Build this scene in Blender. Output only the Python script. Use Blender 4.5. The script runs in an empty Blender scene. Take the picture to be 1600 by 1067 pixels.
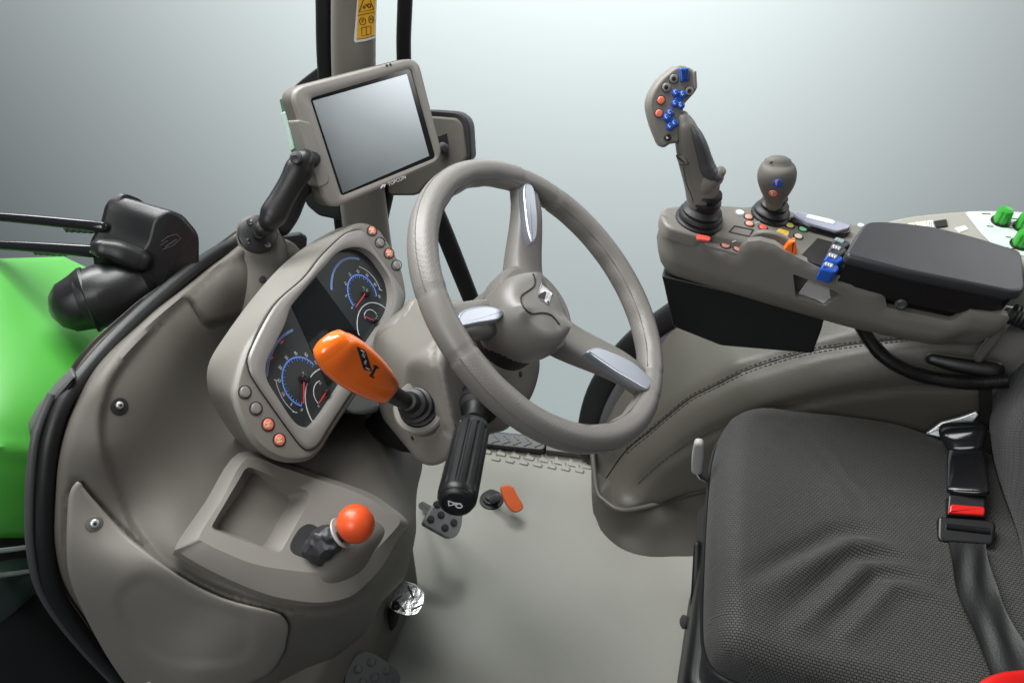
import bpy, bmesh, math, random
import numpy as np
from mathutils import Vector, Matrix
from mathutils.bvhtree import BVHTree
from mathutils.geometry import delaunay_2d_cdt
random.seed(4)
scene = bpy.context.scene
COL = scene.collection
# ------------------------------------------------------------------ camera
F = 1244.0; PITCH = math.radians(41); YAW = math.radians(16.6)
CAM = Vector((0, 0, 1.58))
FW = Vector((-math.sin(YAW)*math.cos(PITCH), math.cos(YAW)*math.cos(PITCH), -math.sin(PITCH)))
RT = Vector((math.cos(YAW), math.sin(YAW), 0)); UP = RT.cross(FW)
cam = bpy.data.cameras.new('camera'); cam.lens = 36*F/1600; cam.sensor_width = 36
cam.clip_start = .02; cam.clip_end = 100
co = bpy.data.objects.new('camera', cam); COL.objects.link(co)
co.matrix_world = Matrix(((RT.x, UP.x, -FW.x, 0), (RT.y, UP.y, -FW.y, 0), (RT.z, UP.z, -FW.z, CAM.z), (0, 0, 0, 1)))
scene.camera = co
def ray(x, y): return FW*F + RT*(x-800) + UP*(533.5-y)
AX = {'X': 0, 'Y': 1, 'Z': 2}
def tof(x, y, ax, v):                      # ray parameter where the sight line meets a world plane
    i = AX[ax]; return (v-CAM[i])/ray(x, y)[i]
def at(x, y, ax, v): return CAM + ray(x, y)*tof(x, y, ax, v)
def proj(p):
    q = p-CAM; z = q.dot(FW); return (800+F*q.dot(RT)/z, 533.5-F*q.dot(UP)/z)
class Frame:
    def __init__(s, o, n, up=(0, 0, 1)):
        s.o = Vector(o); s.n = Vector(n).normalized()
        u = Vector(up); s.v = (u-s.n*u.dot(s.n)).normalized(); s.u = s.v.cross(s.n)
    def w(s, u, v, h=0): return s.o + s.u*u + s.v*v + s.n*h
    def loc(s, p): q = p-s.o; return (q.dot(s.u), q.dot(s.v))
    def t(s, x, y, h=0):
        return (s.o+s.n*h-CAM).dot(s.n)/ray(x, y).dot(s.n)
    def P(s, x, y, h=0): return CAM + ray(x, y)*s.t(x, y, h)
    def px(s, x, y, h=0): return s.loc(s.P(x, y, h))
# ------------------------------------------------------------------ materials
def mat(name, col, rough=.5, metal=0., bump=0., bscale=600., var=.06, vscale=9., coat=0., spec=.5, emit=0., transm=0.):
    m = bpy.data.materials.new(name); m.use_nodes = True
    nt = m.node_tree; b = nt.nodes['Principled BSDF']
    b.inputs['Roughness'].default_value = rough; b.inputs['Metallic'].default_value = metal
    b.inputs['Specular IOR Level'].default_value = spec
    b.inputs['Coat Weight'].default_value = coat; b.inputs['Coat Roughness'].default_value = .08
    b.inputs['Transmission Weight'].default_value = transm
    tc = nt.nodes.new('ShaderNodeTexCoord')
    n = nt.nodes.new('ShaderNodeTexNoise'); n.inputs['Scale'].default_value = vscale; n.inputs['Detail'].default_value = 5
    nt.links.new(tc.outputs['Object'], n.inputs['Vector'])
    mx = nt.nodes.new('ShaderNodeMixRGB'); mx.blend_type = 'MIX'
    mx.inputs[1].default_value = (*[c*(1-var) for c in col], 1); mx.inputs[2].default_value = (*[min(1, c*(1+var)) for c in col], 1)
    nt.links.new(n.outputs['Fac'], mx.inputs[0]); nt.links.new(mx.outputs[0], b.inputs['Base Color'])
    rr = nt.nodes.new('ShaderNodeMapRange'); rr.inputs[3].default_value = max(0, rough-.05); rr.inputs[4].default_value = min(1, rough+.06)
    nt.links.new(n.outputs['Fac'], rr.inputs[0]); nt.links.new(rr.outputs[0], b.inputs['Roughness'])
    if emit:
        b.inputs['Emission Color'].default_value = (*col, 1); b.inputs['Emission Strength'].default_value = emit
    if bump:
        n2 = nt.nodes.new('ShaderNodeTexNoise'); n2.inputs['Scale'].default_value = bscale; n2.inputs['Detail'].default_value = 3
        nt.links.new(tc.outputs['Object'], n2.inputs['Vector'])
        bp = nt.nodes.new('ShaderNodeBump'); bp.inputs['Strength'].default_value = bump; bp.inputs['Distance'].default_value = .001
        nt.links.new(n2.outputs['Fac'], bp.inputs['Height']); nt.links.new(bp.outputs[0], b.inputs['Normal'])
    return m
def fabric(name, c0, c1, w=.0056, h=.0041, rot=0.):
    m = bpy.data.materials.new(name); m.use_nodes = True; nt = m.node_tree; b = nt.nodes['Principled BSDF']
    b.inputs['Roughness'].default_value = .62; b.inputs['Specular IOR Level'].default_value = .35
    b.inputs['Sheen Weight'].default_value = .12
    tc = nt.nodes.new('ShaderNodeTexCoord'); mp = nt.nodes.new('ShaderNodeMapping')
    mp.inputs['Rotation'].default_value = (0, 0, rot)
    nt.links.new(tc.outputs['UV'], mp.inputs[0])
    br = nt.nodes.new('ShaderNodeTexBrick'); br.inputs['Scale'].default_value = 1
    br.inputs['Brick Width'].default_value = w; br.inputs['Row Height'].default_value = h
    br.inputs['Mortar Size'].default_value = .0009; br.inputs['Mortar Smooth'].default_value = .8
    br.inputs['Color1'].default_value = (*c1, 1); br.inputs['Color2'].default_value = (*[c*.85 for c in c1], 1); br.inputs['Mortar'].default_value = (*c0, 1)
    br.offset = .5
    nt.links.new(mp.outputs[0], br.inputs['Vector']); nt.links.new(br.outputs['Color'], b.inputs['Base Color'])
    inv = nt.nodes.new('ShaderNodeMath'); inv.operation = 'SUBTRACT'; inv.inputs[0].default_value = 1
    nt.links.new(br.outputs['Fac'], inv.inputs[1])
    bp = nt.nodes.new('ShaderNodeBump'); bp.inputs['Strength'].default_value = .7; bp.inputs['Distance'].default_value = .0012
    nt.links.new(inv.outputs[0], bp.inputs['Height']); nt.links.new(bp.outputs[0], b.inputs['Normal'])
    return m
def leather(name, col, rough=.42, scale=520, strength=.5):
    m = mat(name, col, rough, var=.04); nt = m.node_tree; b = nt.nodes['Principled BSDF']
    tc = nt.nodes.new('ShaderNodeTexCoord'); v = nt.nodes.new('ShaderNodeTexVoronoi'); v.inputs['Scale'].default_value = scale
    v.inputs['Randomness'].default_value = .25
    nt.links.new(tc.outputs['Object'], v.inputs['Vector'])
    bp = nt.nodes.new('ShaderNodeBump'); bp.inputs['Strength'].default_value = strength; bp.inputs['Distance'].default_value = .001; bp.invert = True
    nt.links.new(v.outputs['Distance'], bp.inputs['Height']); nt.links.new(bp.outputs[0], b.inputs['Normal'])
    return m
BEIGE = (.172, .161, .141)
M = dict(
 beige=mat('beige_plastic', BEIGE, .44, bump=.12, bscale=900),
 beige_dk=mat('taupe_plastic', (.117, .109, .094), .58, spec=.35, bump=.15, bscale=900),
 beige_lt=mat('light_taupe_plastic', (.225, .213, .192), .4, bump=.1, bscale=900),
 bezel=mat('bezel_plastic', (.215, .205, .19), .32, bump=.06, bscale=900),
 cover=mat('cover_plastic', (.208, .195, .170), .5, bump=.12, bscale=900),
 wheel=mat('wheel_plastic', (.162, .153, .139), .42, bump=.08, bscale=900),
 wleather=leather('wheel_leather', (.165, .155, .142), .44, 330, .26),
 padleather=mat('padded_leather', (.088, .083, .068), .45, bump=.35, bscale=420),
 black=mat('black_plastic', (.009, .009, .0095), .38, bump=.15, bscale=700),
 gloss=mat('gloss_black', (.01, .01, .011), .12, var=.02),
 rubber=mat('black_rubber', (.007, .007, .0075), .48, bump=.1, bscale=500),
 pad=mat('armrest_vinyl', (.028, .028, .031), .40, bump=.25, bscale=1100),
 dkgrey=mat('dark_grey_plastic', (.06, .06, .062), .45, bump=.1),
 chrome=mat('bright_metal', (.62, .62, .64), .16, metal=1, var=.03),
 silver=mat('satin_silver', (.50, .53, .59), .36, metal=.9, var=.02),
 foil=mat('foil_wrapped_metal', (.8, .83, .83), .22, metal=1, var=.2, vscale=60, bump=1.0, bscale=70),
 pedal=mat('pedal_grey', (.34, .345, .35), .38, metal=.3, var=.1, vscale=40),
 steel=mat('worn_steel', (.62, .65, .65), .36, metal=.75, var=.25, vscale=60, bump=.4, bscale=120),
 green=mat('green_paint', (.062, .31, .04), .36, coat=.12, var=.04, vscale=3),
 gknob=mat('green_knob', (.03, .30, .03), .35),
 orange=mat('orange_gloss', (.88, .155, .012), .2, coat=.5, var=.02),
 red_orange=mat('red_orange_plastic', (.74, .088, .02), .35, var=.03, bump=.06, bscale=300),
 pedal_or=mat('orange_rubber', (.72, .14, .03), .55),
 red=mat('red_plastic', (.60, .012, .010), .3),
 blue=mat('blue_plastic', (.018, .085, .42), .25, coat=.3, var=.03),
 btn_or=mat('button_orange', (.78, .20, .12), .35),
 btn_pink=mat('button_salmon', (.72, .30, .23), .35),
 btn_red=mat('button_red', (.68, .10, .07), .35),
 btn_yel=mat('button_yellow', (.78, .68, .22), .35),
 btn_grn=mat('button_green', (.18, .55, .28), .35),
 btn_crm=mat('button_cream', (.75, .66, .50), .35),
 btn_lb=mat('button_pale_blue', (.55, .68, .74), .35),
 yellow=mat('yellow_plastic', (.80, .50, .04), .35),
 label=mat('label_yellow', (.80, .43, .03), .45, var=.02),
 white=mat('white_print', (.75, .75, .75), .5, var=.02),
 ink=mat('black_print', (.012, .012, .012), .5, var=.02),
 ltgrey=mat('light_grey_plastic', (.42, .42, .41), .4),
 console=mat('pale_console', (.32, .31, .27), .45, bump=.1),
 decal=mat('pale_green_decal', (.55, .66, .58), .4, var=.03),
 dash=mat('gauge_face', (.020, .024, .026), .22, var=.05),
 lcd=mat('dark_lcd', (.006, .006, .007), .08, var=.02),
 needle=mat('needle_red', (.62, .03, .035), .4),
 gblue=mat('gauge_blue', (.12, .25, .70), .4),
 gwhite=mat('gauge_white', (.55, .58, .58), .4),
 screen=mat('monitor_glass', (.46, .50, .52), .29, metal=1, var=.01),
 glassgreen=mat('green_glass_edge', (.05, .15, .08), .25, coat=.3),
 lens=mat('pale_glass', (.36, .47, .42), .25, coat=.3),  # pale strip along the windscreen glass edge
 lav=mat('lavender_grey', (.30, .31, .38), .3),
 floor=mat('floor_mat', (.315, .31, .272), .42, bump=.25, bscale=260, var=.09, vscale=5),
 trim=mat('floor_trim', (.085, .08, .066), .45, bump=.15),
 stitch=mat('stitching', (.055, .05, .042), .7),
 seat=fabric('seat_mesh_fabric', (.005, .005, .005), (.066, .065, .060)),
 back=fabric('backrest_mesh_fabric', (.007, .007, .007), (.040, .039, .037), rot=.35),
 side=mat('seat_side_fabric', (.03, .03, .03), .7, bump=.5, bscale=500),
 web=mat('belt_webbing', (.014, .015, .014), .55, bump=.6, bscale=400),
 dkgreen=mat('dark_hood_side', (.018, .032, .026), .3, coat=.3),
 seam=mat('dark_seam', (.012, .011, .010), .7),
 backdrop=mat('grey_backdrop', (.52, .56, .56), .9, var=.012, vscale=.6, spec=.1),
)
# ------------------------------------------------------------------ object plumbing
WL = {}; GEO = {}
def tag(o, label, cat, group=None):
    o['label'] = label; o['category'] = cat
    if group: o['group'] = group
    return o
def thing(name, label, cat, loc, group=None):
    o = bpy.data.objects.new(name, None); COL.objects.link(o); o.empty_display_size = .05
    o.location = Vector(loc); WL[o] = Vector(loc); return tag(o, label, cat, group)
def emit(name, geos, m, parent=None, ang=40, mats=None, midx=None, smooth=True, uv=None):
    V = []; Fc = []
    for v, f in geos:
        k = len(V); V += [Vector(p) for p in v]; Fc += [tuple(i+k for i in ff) for ff in f]
    A = np.array([tuple(p) for p in V]); lo = A.min(0); hi = A.max(0)
    c = Vector(((lo[0]+hi[0])/2, (lo[1]+hi[1])/2, lo[2] if parent is None else (lo[2]+hi[2])/2))
    me = bpy.data.meshes.new(name); me.from_pydata([tuple(p-c) for p in V], [], Fc)
    bm = bmesh.new(); bm.from_mesh(me); bmesh.ops.recalc_face_normals(bm, faces=bm.faces); bm.to_mesh(me); bm.free()
    if uv is not None:
        lay = me.uv_layers.new(name='UVMap'); vi = np.zeros(len(me.loops), int); me.loops.foreach_get('vertex_index', vi); lay.data.foreach_set('uv', np.asarray(uv)[vi].ravel())
    for mm in (mats or [m]): me.materials.append(mm)
    if midx is not None: me.polygons.foreach_set('material_index', midx)
    me.polygons.foreach_set('use_smooth', [smooth]*len(me.polygons)); me.set_sharp_from_angle(angle=math.radians(ang))
    o = bpy.data.objects.new(name, me); COL.objects.link(o)
    WL[o] = c; GEO[o] = (V, Fc)
    if parent: o.parent = parent; o.location = c-WL[parent]
    else: o.location = c
    return o
BV = {}
def surf(s):
    """function (px,py,off) -> point on a frame plane or on an existing object's surface"""
    if isinstance(s, Frame): return lambda x, y, off=0.: s.P(x, y, off)
    if callable(s): return s
    if s not in BV: BV[s] = BVHTree.FromPolygons([tuple(p) for p in GEO[s][0]], GEO[s][1])
    b = BV[s]; last = [None]
    def f(x, y, off=0.):
        d = ray(x, y).normalized(); p, n, i, dd = b.ray_cast(CAM, d)
        if p is None:
            g = CAM + d*(last[0] or 1.1); p, n, i, dd = b.find_nearest(g); 
        else: last[0] = dd
        if n.dot(d) > 0: n = -n
        return p + n*off
    return f
# ------------------------------------------------------------------ 2D helpers
def cr(pts, n=6, closed=True):
    P = [Vector(p) for p in pts]; out = []; N = len(P)
    for i in range(N if closed else N-1):
        if closed: a, b, c, d = P[i-1], P[i], P[(i+1) % N], P[(i+2) % N]
        else: a, b, c, d = P[max(i-1, 0)], P[i], P[i+1], P[min(i+2, N-1)]
        for k in range(n):
            t = k/n; out.append(.5*((2*b)+(c-a)*t+(2*a-5*b+4*c-d)*t*t+(3*b-a-3*c+d)*t**3))
    if not closed: out.append(P[-1])
    return [tuple(p) for p in out]
def rnd(pts, r, n=5):
    P = [Vector(p) for p in pts]; out = []; N = len(P)
    for i in range(N):
        a, b, c = P[i-1], P[i], P[(i+1) % N]; ri = r[i] if isinstance(r, (list, tuple)) else r
        d1 = (a-b); d2 = (c-b); l1 = d1.length; l2 = d2.length
        k = min(ri, l1*.48, l2*.48); p = b+d1/l1*k; q = b+d2/l2*k
        for j in range(n+1):
            t = j/n; out.append(tuple(p*(1-t)**2+b*2*t*(1-t)+q*t*t))
    return out
def area(p): return .5*sum(p[i-1][0]*p[i][1]-p[i][0]*p[i-1][1] for i in range(len(p)))
def inset(p, d):
    if area(p) < 0: p = p[::-1]
    N = len(p); out = []
    for i in range(N):
        a, b, c = Vector(p[i-1]), Vector(p[i]), Vector(p[(i+1) % N])
        e1 = (b-a); e2 = (c-b)
        if e1.length < 1e-9 or e2.length < 1e-9: e1 = e2 = (c-a)
        e1.normalize(); e2.normalize()
        n1 = Vector((-e1.y, e1.x)); n2 = Vector((-e2.y, e2.x)); m = n1+n2
        m = m/max(m.dot(n1), .5) if m.length > 1e-6 else n1
        out.append(tuple(b+m*d))
    return out
def nearest(P, poly, closed=True):
    d = np.full(len(P), 1e9); Q = np.zeros_like(P); S = np.zeros(len(P)); n = len(poly); acc = 0.
    for i in range(0 if closed else 1, n):
        a = np.array(poly[i-1], float); b = np.array(poly[i], float); ab = b-a; L = (ab**2).sum(); l = math.sqrt(L)
        t = np.clip(((P-a)@ab)/(L if L > 0 else 1), 0, 1); q = a+t[:, None]*ab; e = np.sqrt(((P-q)**2).sum(1)); k = e < d
        d[k] = e[k]; Q[k] = q[k]; S[k] = acc+t[k]*l; acc += l
    return d, Q, S/max(acc, 1e-9)
def inpoly(P, poly):
    x, y = P[:, 0], P[:, 1]; r = np.zeros(len(P), bool); n = len(poly)
    for i in range(n):
        x1, y1 = poly[i-1]; x2, y2 = poly[i]
        c = ((y1 > y) != (y2 > y)); 
        with np.errstate(divide='ignore', invalid='ignore'): xx = (x2-x1)*(y-y1)/(y2-y1)+x1
        r ^= c & (x < xx)
    return r
def dpoly(P, poly, closed=True):
    d = np.full(len(P), 1e9); n = len(poly)
    for i in range(0 if closed else 1, n):
        a = np.array(poly[i-1]); b = np.array(poly[i]); ab = b-a; L = (ab**2).sum()
        t = np.clip(((P-a)@ab)/(L if L > 0 else 1), 0, 1); q = P-(a+t[:, None]*ab)
        d = np.minimum(d, np.sqrt((q**2).sum(1)))
    return d
def grid(outline, step, holes=(), rings=()):
    """triangulated patch: (N,2) points, faces, boundary loops"""
    loops = [list(outline)]+[list(h) for h in holes]
    V = []; E = []
    L = []
    for lp in loops:
        q = []
        for i in range(len(lp)):
            a = Vector(lp[i-1]); b = Vector(lp[i]); n = max(1, int((b-a).length/step))
            q += [a+(b-a)*(k/n) for k in range(n)]
        k = len(V); V += q; E += [(k+i, k+(i+1) % len(q)) for i in range(len(q))]
        L.append([tuple(p) for p in q])
    rg = 0
    for rd in rings:
        Q = np.array(inset(L[0], rd)); ok = inpoly(Q, L[0]) & (dpoly(Q, L[0]) > rd*.93)
        for h in L[1:]: ok &= ~inpoly(Q, h)
        V += [Vector(g) for g in Q[ok]]; rg = max(rg, rd)
    A = np.array(outline); lo = A.min(0); hi = A.max(0)
    gx = np.arange(lo[0]+step*.5, hi[0], step); gy = np.arange(lo[1]+step*.5, hi[1], step*.866)
    G = np.array([(x+(step/2 if j % 2 else 0), y) for j, y in enumerate(gy) for x in gx])
    if len(G):
        ok = inpoly(G, L[0])
        for h in L[1:]: ok &= ~inpoly(G, h)
        for k, lp in enumerate(L): ok &= dpoly(G, lp) > step*.5+(rg if k == 0 else 0)
        V += [Vector(g) for g in G[ok]]
    vo, eo, fo, ov, oe, of = delaunay_2d_cdt(V, E, [], 1, 1e-6)
    P = np.array([tuple(v) for v in vo])
    Fc = [tuple(f) for f in fo]
    cen = np.array([P[list(f)].mean(0) for f in Fc])
    ok = inpoly(cen, L[0])
    for h in L[1:]: ok &= ~inpoly(cen, h)
    Fc = [f for f, k in zip(Fc, ok) if k]
    return P, Fc, L
def boundary(Fc):
    cnt = {}
    for f in Fc:
        for i in range(len(f)):
            a, b = f[i], f[(i+1) % len(f)]
            if (b, a) in cnt: del cnt[(b, a)]
            else: cnt[(a, b)] = 1
    return list(cnt)
def solid(top, bot, Fc):
    n = len(top); V = list(top)+list(bot)
    G = list(Fc)+[tuple(i+n for i in f[::-1]) for f in Fc]+[(b, a, a+n, b+n) for a, b in boundary(Fc)]
    return V, G
# ------------------------------------------------------------------ 3D builders (each returns verts, faces)
def loft(loops, cap0=True, cap1=True, closed=True):
    V = []; G = []; n = len(loops[0])
    for L in loops: V += [Vector(p) for p in L]
    for k in range(len(loops)-1):
        for i in range(n if closed else n-1):
            j = (i+1) % n; G.append((k*n+i, k*n+j, (k+1)*n+j, (k+1)*n+i))
    if cap0: G.append(tuple(range(n))[::-1])
    if cap1: G.append(tuple(range((len(loops)-1)*n, len(loops)*n)))
    return V, G
def prism(fr, poly, h0, h1, bev=.003, seg=4, bev0=0):
    p = poly if area(poly) > 0 else poly[::-1]
    lp = []
    if bev0: lp.append([fr.w(u, v, h0) for u, v in inset(p, bev0)]); lp.append([fr.w(u, v, h0+bev0) for u, v in p])
    else: lp.append([fr.w(u, v, h0) for u, v in p])
    if bev:
        for k in range(seg+1):
            a = math.pi/2*k/seg; lp.append([fr.w(u, v, h1-bev*(1-math.sin(a))) for u, v in inset(p, bev*(1-math.cos(a)))])
    else: lp.append([fr.w(u, v, h1) for u, v in p])
    lp.append([fr.w(u, v, h1) for u, v in inset(p, bev+.0005)])
    return loft(lp)
def slab(fr, out_px, h0, h1, bev=.003, seg=4, rp=0, smooth=0, ph=None, bev0=0):
    o = rnd(out_px, rp) if rp else (cr(out_px, smooth) if smooth else out_px)
    return prism(fr, [fr.px(x, y, h1 if ph is None else ph) for x, y in o], h0, h1, bev, seg, bev0)
def ring(fr, outer, inner, h0, h1, hin, bev=.002, N=160):
    def rs(p):
        p = p if area(p) > 0 else p[::-1]
        q = [Vector(a) for a in p]; d = [0]
        for i in range(len(q)): d.append(d[-1]+(q[(i+1) % len(q)]-q[i]).length)
        out = []
        for k in range(N):
            s = d[-1]*k/N; i = max(j for j in range(len(q)) if d[j] <= s); L = d[i+1]-d[i]
            out.append(tuple(q[i].lerp(q[(i+1) % len(q)], (s-d[i])/L if L else 0)))
        return out
    a = rs(outer); b = rs(inner); c = Vector(b[0])
    k = min(range(N), key=lambda i: sum((Vector(a[(i+j) % N])-Vector(b[j])).length for j in range(0, N, 8))); a = a[k:]+a[:k]
    lp = [[fr.w(u, v, h0) for u, v in a], [fr.w(u, v, h1-bev) for u, v in a], [fr.w(u, v, h1-bev*.3) for u, v in inset(a, bev*.3)], [fr.w(u, v, h1) for u, v in inset(a, bev)],
          [fr.w(u, v, h1) for u, v in inset(b, -bev)], [fr.w(u, v, h1-bev*.4) for u, v in b], [fr.w(u, v, hin) for u, v in b], [fr.w(u, v, h0) for u, v in b]]
    V, G = loft(lp, False, False); n = N; m = len(lp)-1
    G += [(m*n+i, m*n+(i+1) % n, (i+1) % n, i) for i in range(n)]
    return V, G
def tube(path, r, n=10, cap=True):
    P = [Vector(p) for p in path]; N = len(P); R = r if isinstance(r, (list, tuple)) else [r]*N
    lp = []; prev = None
    for i in range(N):
        T = (P[min(i+1, N-1)]-P[max(i-1, 0)]).normalized()
        if prev is None: a = T.orthogonal().normalized()
        else: a = (prev-T*prev.dot(T)).normalized()
        prev = a; b = T.cross(a)
        lp.append([P[i]+(a*math.cos(2*math.pi*k/n)+b*math.sin(2*math.pi*k/n))*R[i] for k in range(n)])
    return loft(lp, cap, cap)
def lathe(o, ax, prof, n=28, sx=1., side=None):
    o = Vector(o); ax = Vector(ax).normalized(); a = Vector(side) if side else ax.orthogonal(); a = (a-ax*a.dot(ax)).normalized(); b = ax.cross(a)
    return loft([[o+ax*h+(a*math.cos(2*math.pi*k/n)*sx+b*math.sin(2*math.pi*k/n))*max(r, 1e-5) for k in range(n)] for r, h in prof])
def vloft(secs, pw=1., n=20, cap=True, sub=4):
    """secs: (px,py,axis,value,halfwidth_px,halfdepth_m): a solid body whose sections are square to its path"""
    S = []
    for (x, y, ax, v, hw, hd) in secs:
        t = tof(x, y, ax, v); p = CAM+ray(x, y)*t; S.append((*p, hw*t, hd))
    S = cr(S, sub, False) if sub > 1 else S
    C = [Vector(s[:3]) for s in S]; N = len(C); lp = []
    def sp(c, k=pw): return math.copysign(abs(c)**k, c)
    fr = []
    for i in range(N):
        T = (C[min(i+1, N-1)]-C[max(i-1, 0)]).normalized(); Vw = (CAM-C[i]).normalized()
        W = T.cross(Vw).normalized(); D = W.cross(T).normalized()
        if D.dot(Vw) < 0: D = -D
        fr.append((T, W, D))
    def loop(i, off, sc):
        T, W, D = fr[i]; c = C[i]+T*off
        return [c+W*(sp(math.cos(2*math.pi*k/n))*S[i][3]*sc)+D*(sp(math.sin(2*math.pi*k/n))*S[i][4]*sc) for k in range(n)]
    if cap:
        e = min(S[0][3], S[0][4])
        for a in (80, 55, 28): lp.append(loop(0, -e*math.sin(math.radians(a)), math.cos(math.radians(a))))
    for i in range(N): lp.append(loop(i, 0, 1))
    if cap:
        e = min(S[-1][3], S[-1][4])
        for a in (28, 55, 80): lp.append(loop(N-1, e*math.sin(math.radians(a)), math.cos(math.radians(a))))
    return loft(lp)
def tps(ctrl, reg=2e-4):
    C = np.array([(c[0], c[1]) for c in ctrl], float)/500; v = np.array([c[2] for c in ctrl]); n = len(C)
    def U(d2): return np.where(d2 > 1e-12, d2*np.log(np.maximum(d2, 1e-12)), 0)
    K = U(((C[:, None]-C[None])**2).sum(2))+np.eye(n)*reg; Pm = np.c_[np.ones(n), C]
    A = np.block([[K, Pm], [Pm.T, np.zeros((3, 3))]]); w = np.linalg.solve(A, np.r_[v, 0, 0, 0])
    def f(P):
        P = np.asarray(P, float)/500; return U(((P[:, None]-C[None])**2).sum(2))@w[:n]+np.c_[np.ones(len(P)), P]@w[n:]
    return f
def field(ctrl, reg=2e-4):       # control points (px,py,axis,value) or (px,py,t)
    return tps([(c[0], c[1], tof(*c) if len(c) == 4 else c[2]) for c in ctrl], reg)
def relief(outline, fld, step=7, edge=None, feats=(), back=None, holes=(), off=0., skin=.02):
    """curved shell: depth field inside an outline, rounded edge, real thickness behind"""
    P, Fc, L = grid(outline, step, holes, [edge[0]*k for k in (.1, .28, .55, 1.0)] if edge else ())
    t = fld(P); R = np.array([tuple(ray(x, y)) for x, y in P]); ln = np.sqrt((R**2).sum(1))
    d = np.full(len(P), off)
    if edge:
        r, dep = edge; q = np.clip(dpoly(P, L[0])/r, 0, 1); d = d+dep*(1-np.sqrt(1-(1-q)**2))
    for fe in feats: d = d+fe(P)
    t = t+d/ln
    top = [CAM+Vector(R[i])*t[i] for i in range(len(P))]
    if back is None: bot = [p+Vector(R[i]).normalized()*skin for i, p in enumerate(top)]
    elif callable(back): bot = [back(p) for p in top]
    else: bot = [p+Vector(back) for p in top]
    return solid(top, bot, Fc)
def crumple(g, amp, sc):
    from mathutils import noise
    return [p+noise.noise_vector(p*sc)*amp for p in g[0]], g[1]
def sstep(x): x = np.clip(x, 0, 1); return x*x*(3-2*x)
def groove(poly, w, dep, closed=False): return lambda P: dep*np.exp(-(dpoly(P, poly, closed)/w)**2)
def plateau(poly, w, dep):          # offset inside a closed outline, smooth shoulder
    def f(P):
        d = dpoly(P, poly); s = np.where(inpoly(P, poly), d, -d); return dep*sstep(s/w+.5)
    return f
def decal(out_px, sf, off, thick=.0006, step=6, holes=()):
    s = surf(sf); P, Fc, L = grid(out_px, step, holes)
    return solid([s(x, y, off) for x, y in P], [s(x, y, off-thick) for x, y in P], Fc)
def stroke(pts, w, sf, off=.0006, thick=.0004, sm=0, closed=False):
    if sm: pts = cr(pts, sm, closed)
    s = surf(sf); A = [Vector(p) for p in pts]; N = len(A); V = []; 
    for i in range(N):
        T = (A[(i+1) % N]-A[i-1]) if closed else (A[min(i+1, N-1)]-A[max(i-1, 0)])
        T = T.normalized() if T.length else Vector((1, 0)); n = Vector((-T.y, T.x))*(w/2)
        for q, o in ((A[i]+n, off), (A[i]-n, off), (A[i]-n, off-thick), (A[i]+n, off-thick)): V.append(s(q.x, q.y, o))
    G = []
    for i in range(N if closed else N-1):
        j = (i+1) % N
        for k in range(4): G.append((4*i+k, 4*i+(k+1) % 4, 4*j+(k+1) % 4, 4*j+k))
    if not closed: G += [(0, 1, 2, 3), (4*N-4, 4*N-3, 4*N-2, 4*N-1)]
    return V, G
def along(pts, r, sf, off=0., sm=4, n=6):
    s = surf(sf); q = cr(pts, sm, False) if sm else pts
    return tube([s(x, y, off) for x, y in q], r, n)
def stitches(pts, sf, L=5, gap=3, r=.0011, off=.0008):
    s = surf(sf); q = [Vector(p) for p in cr(pts, 10, False)]; out = []; d = 0; pend = None; acc = 0
    for a, b in zip(q[:-1], q[1:]):
        l = (b-a).length; x = 0
        while x < l:
            ph = (acc+x) % (L+gap)
            if ph < .5 and pend is None: pend = a+(b-a)*(x/l)
            if ph > L and pend is not None:
                e = a+(b-a)*(x/l); out.append(tube([s(*pend, off), s(*e, off)], r, 5)); pend = None
            x += .5
        acc += l
    return out
def glyph(txt):
    c = bpy.data.curves.new('lettering', 'FONT'); c.body = txt; c.align_x = 'CENTER'; c.align_y = 'CENTER'; c.resolution_u = 3
    o = bpy.data.objects.new('lettering', c); me = o.to_mesh()
    V = [(v.co.x, v.co.y) for v in me.vertices]; G = [tuple(p.vertices) for p in me.polygons]
    o.to_mesh_clear(); bpy.data.objects.remove(o); bpy.data.curves.remove(c)
    return V, G
def lettering(txt, cx, cy, R, Uv, sf, off=.0008):
    """text whose unit right/up vectors are given in photo pixels, laid on a surface"""
    s = surf(sf); V, G = glyph(txt)
    top = [s(cx+u*R[0]+v*Uv[0], cy+u*R[1]+v*Uv[1], off) for u, v in V]
    return top, G
def disc(cx, cy, r, sf, off=0., h=.003, n=20, bev=.25, elong=1., adir=(1, 0)):
    """round button on a surface: r in photo pixels"""
    s = surf(sf); c = s(cx, cy, off); e1 = s(cx+3, cy, off)-s(cx-3, cy, off); e2 = s(cx, cy+3, off)-s(cx, cy-3, off)
    nn = e1.cross(e2).normalized(); nn = nn if nn.dot(CAM-c) > 0 else -nn
    t = (c-CAM).dot(FW)/F; rr = r*t
    side = s(cx+adir[0]*3, cy+adir[1]*3, off)-c
    return lathe(c, nn, [(rr, -h), (rr, h*.6), (rr*(1-bev*.4), h*.9), (rr*(1-bev), h), (rr*.3, h*1.05)], n, elong, side)
def box(lo, hi, bev=.004):
    fr = Frame((0, 0, 0), (0, 0, 1), (0, 1, 0)); a, b = lo, hi
    p = rnd([(a[0], a[1]), (b[0], a[1]), (b[0], b[1]), (a[0], b[1])], max(bev*2, 1e-4))
    return prism(fr, p, a[2], b[2], bev, 3, bev0=bev)
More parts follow.
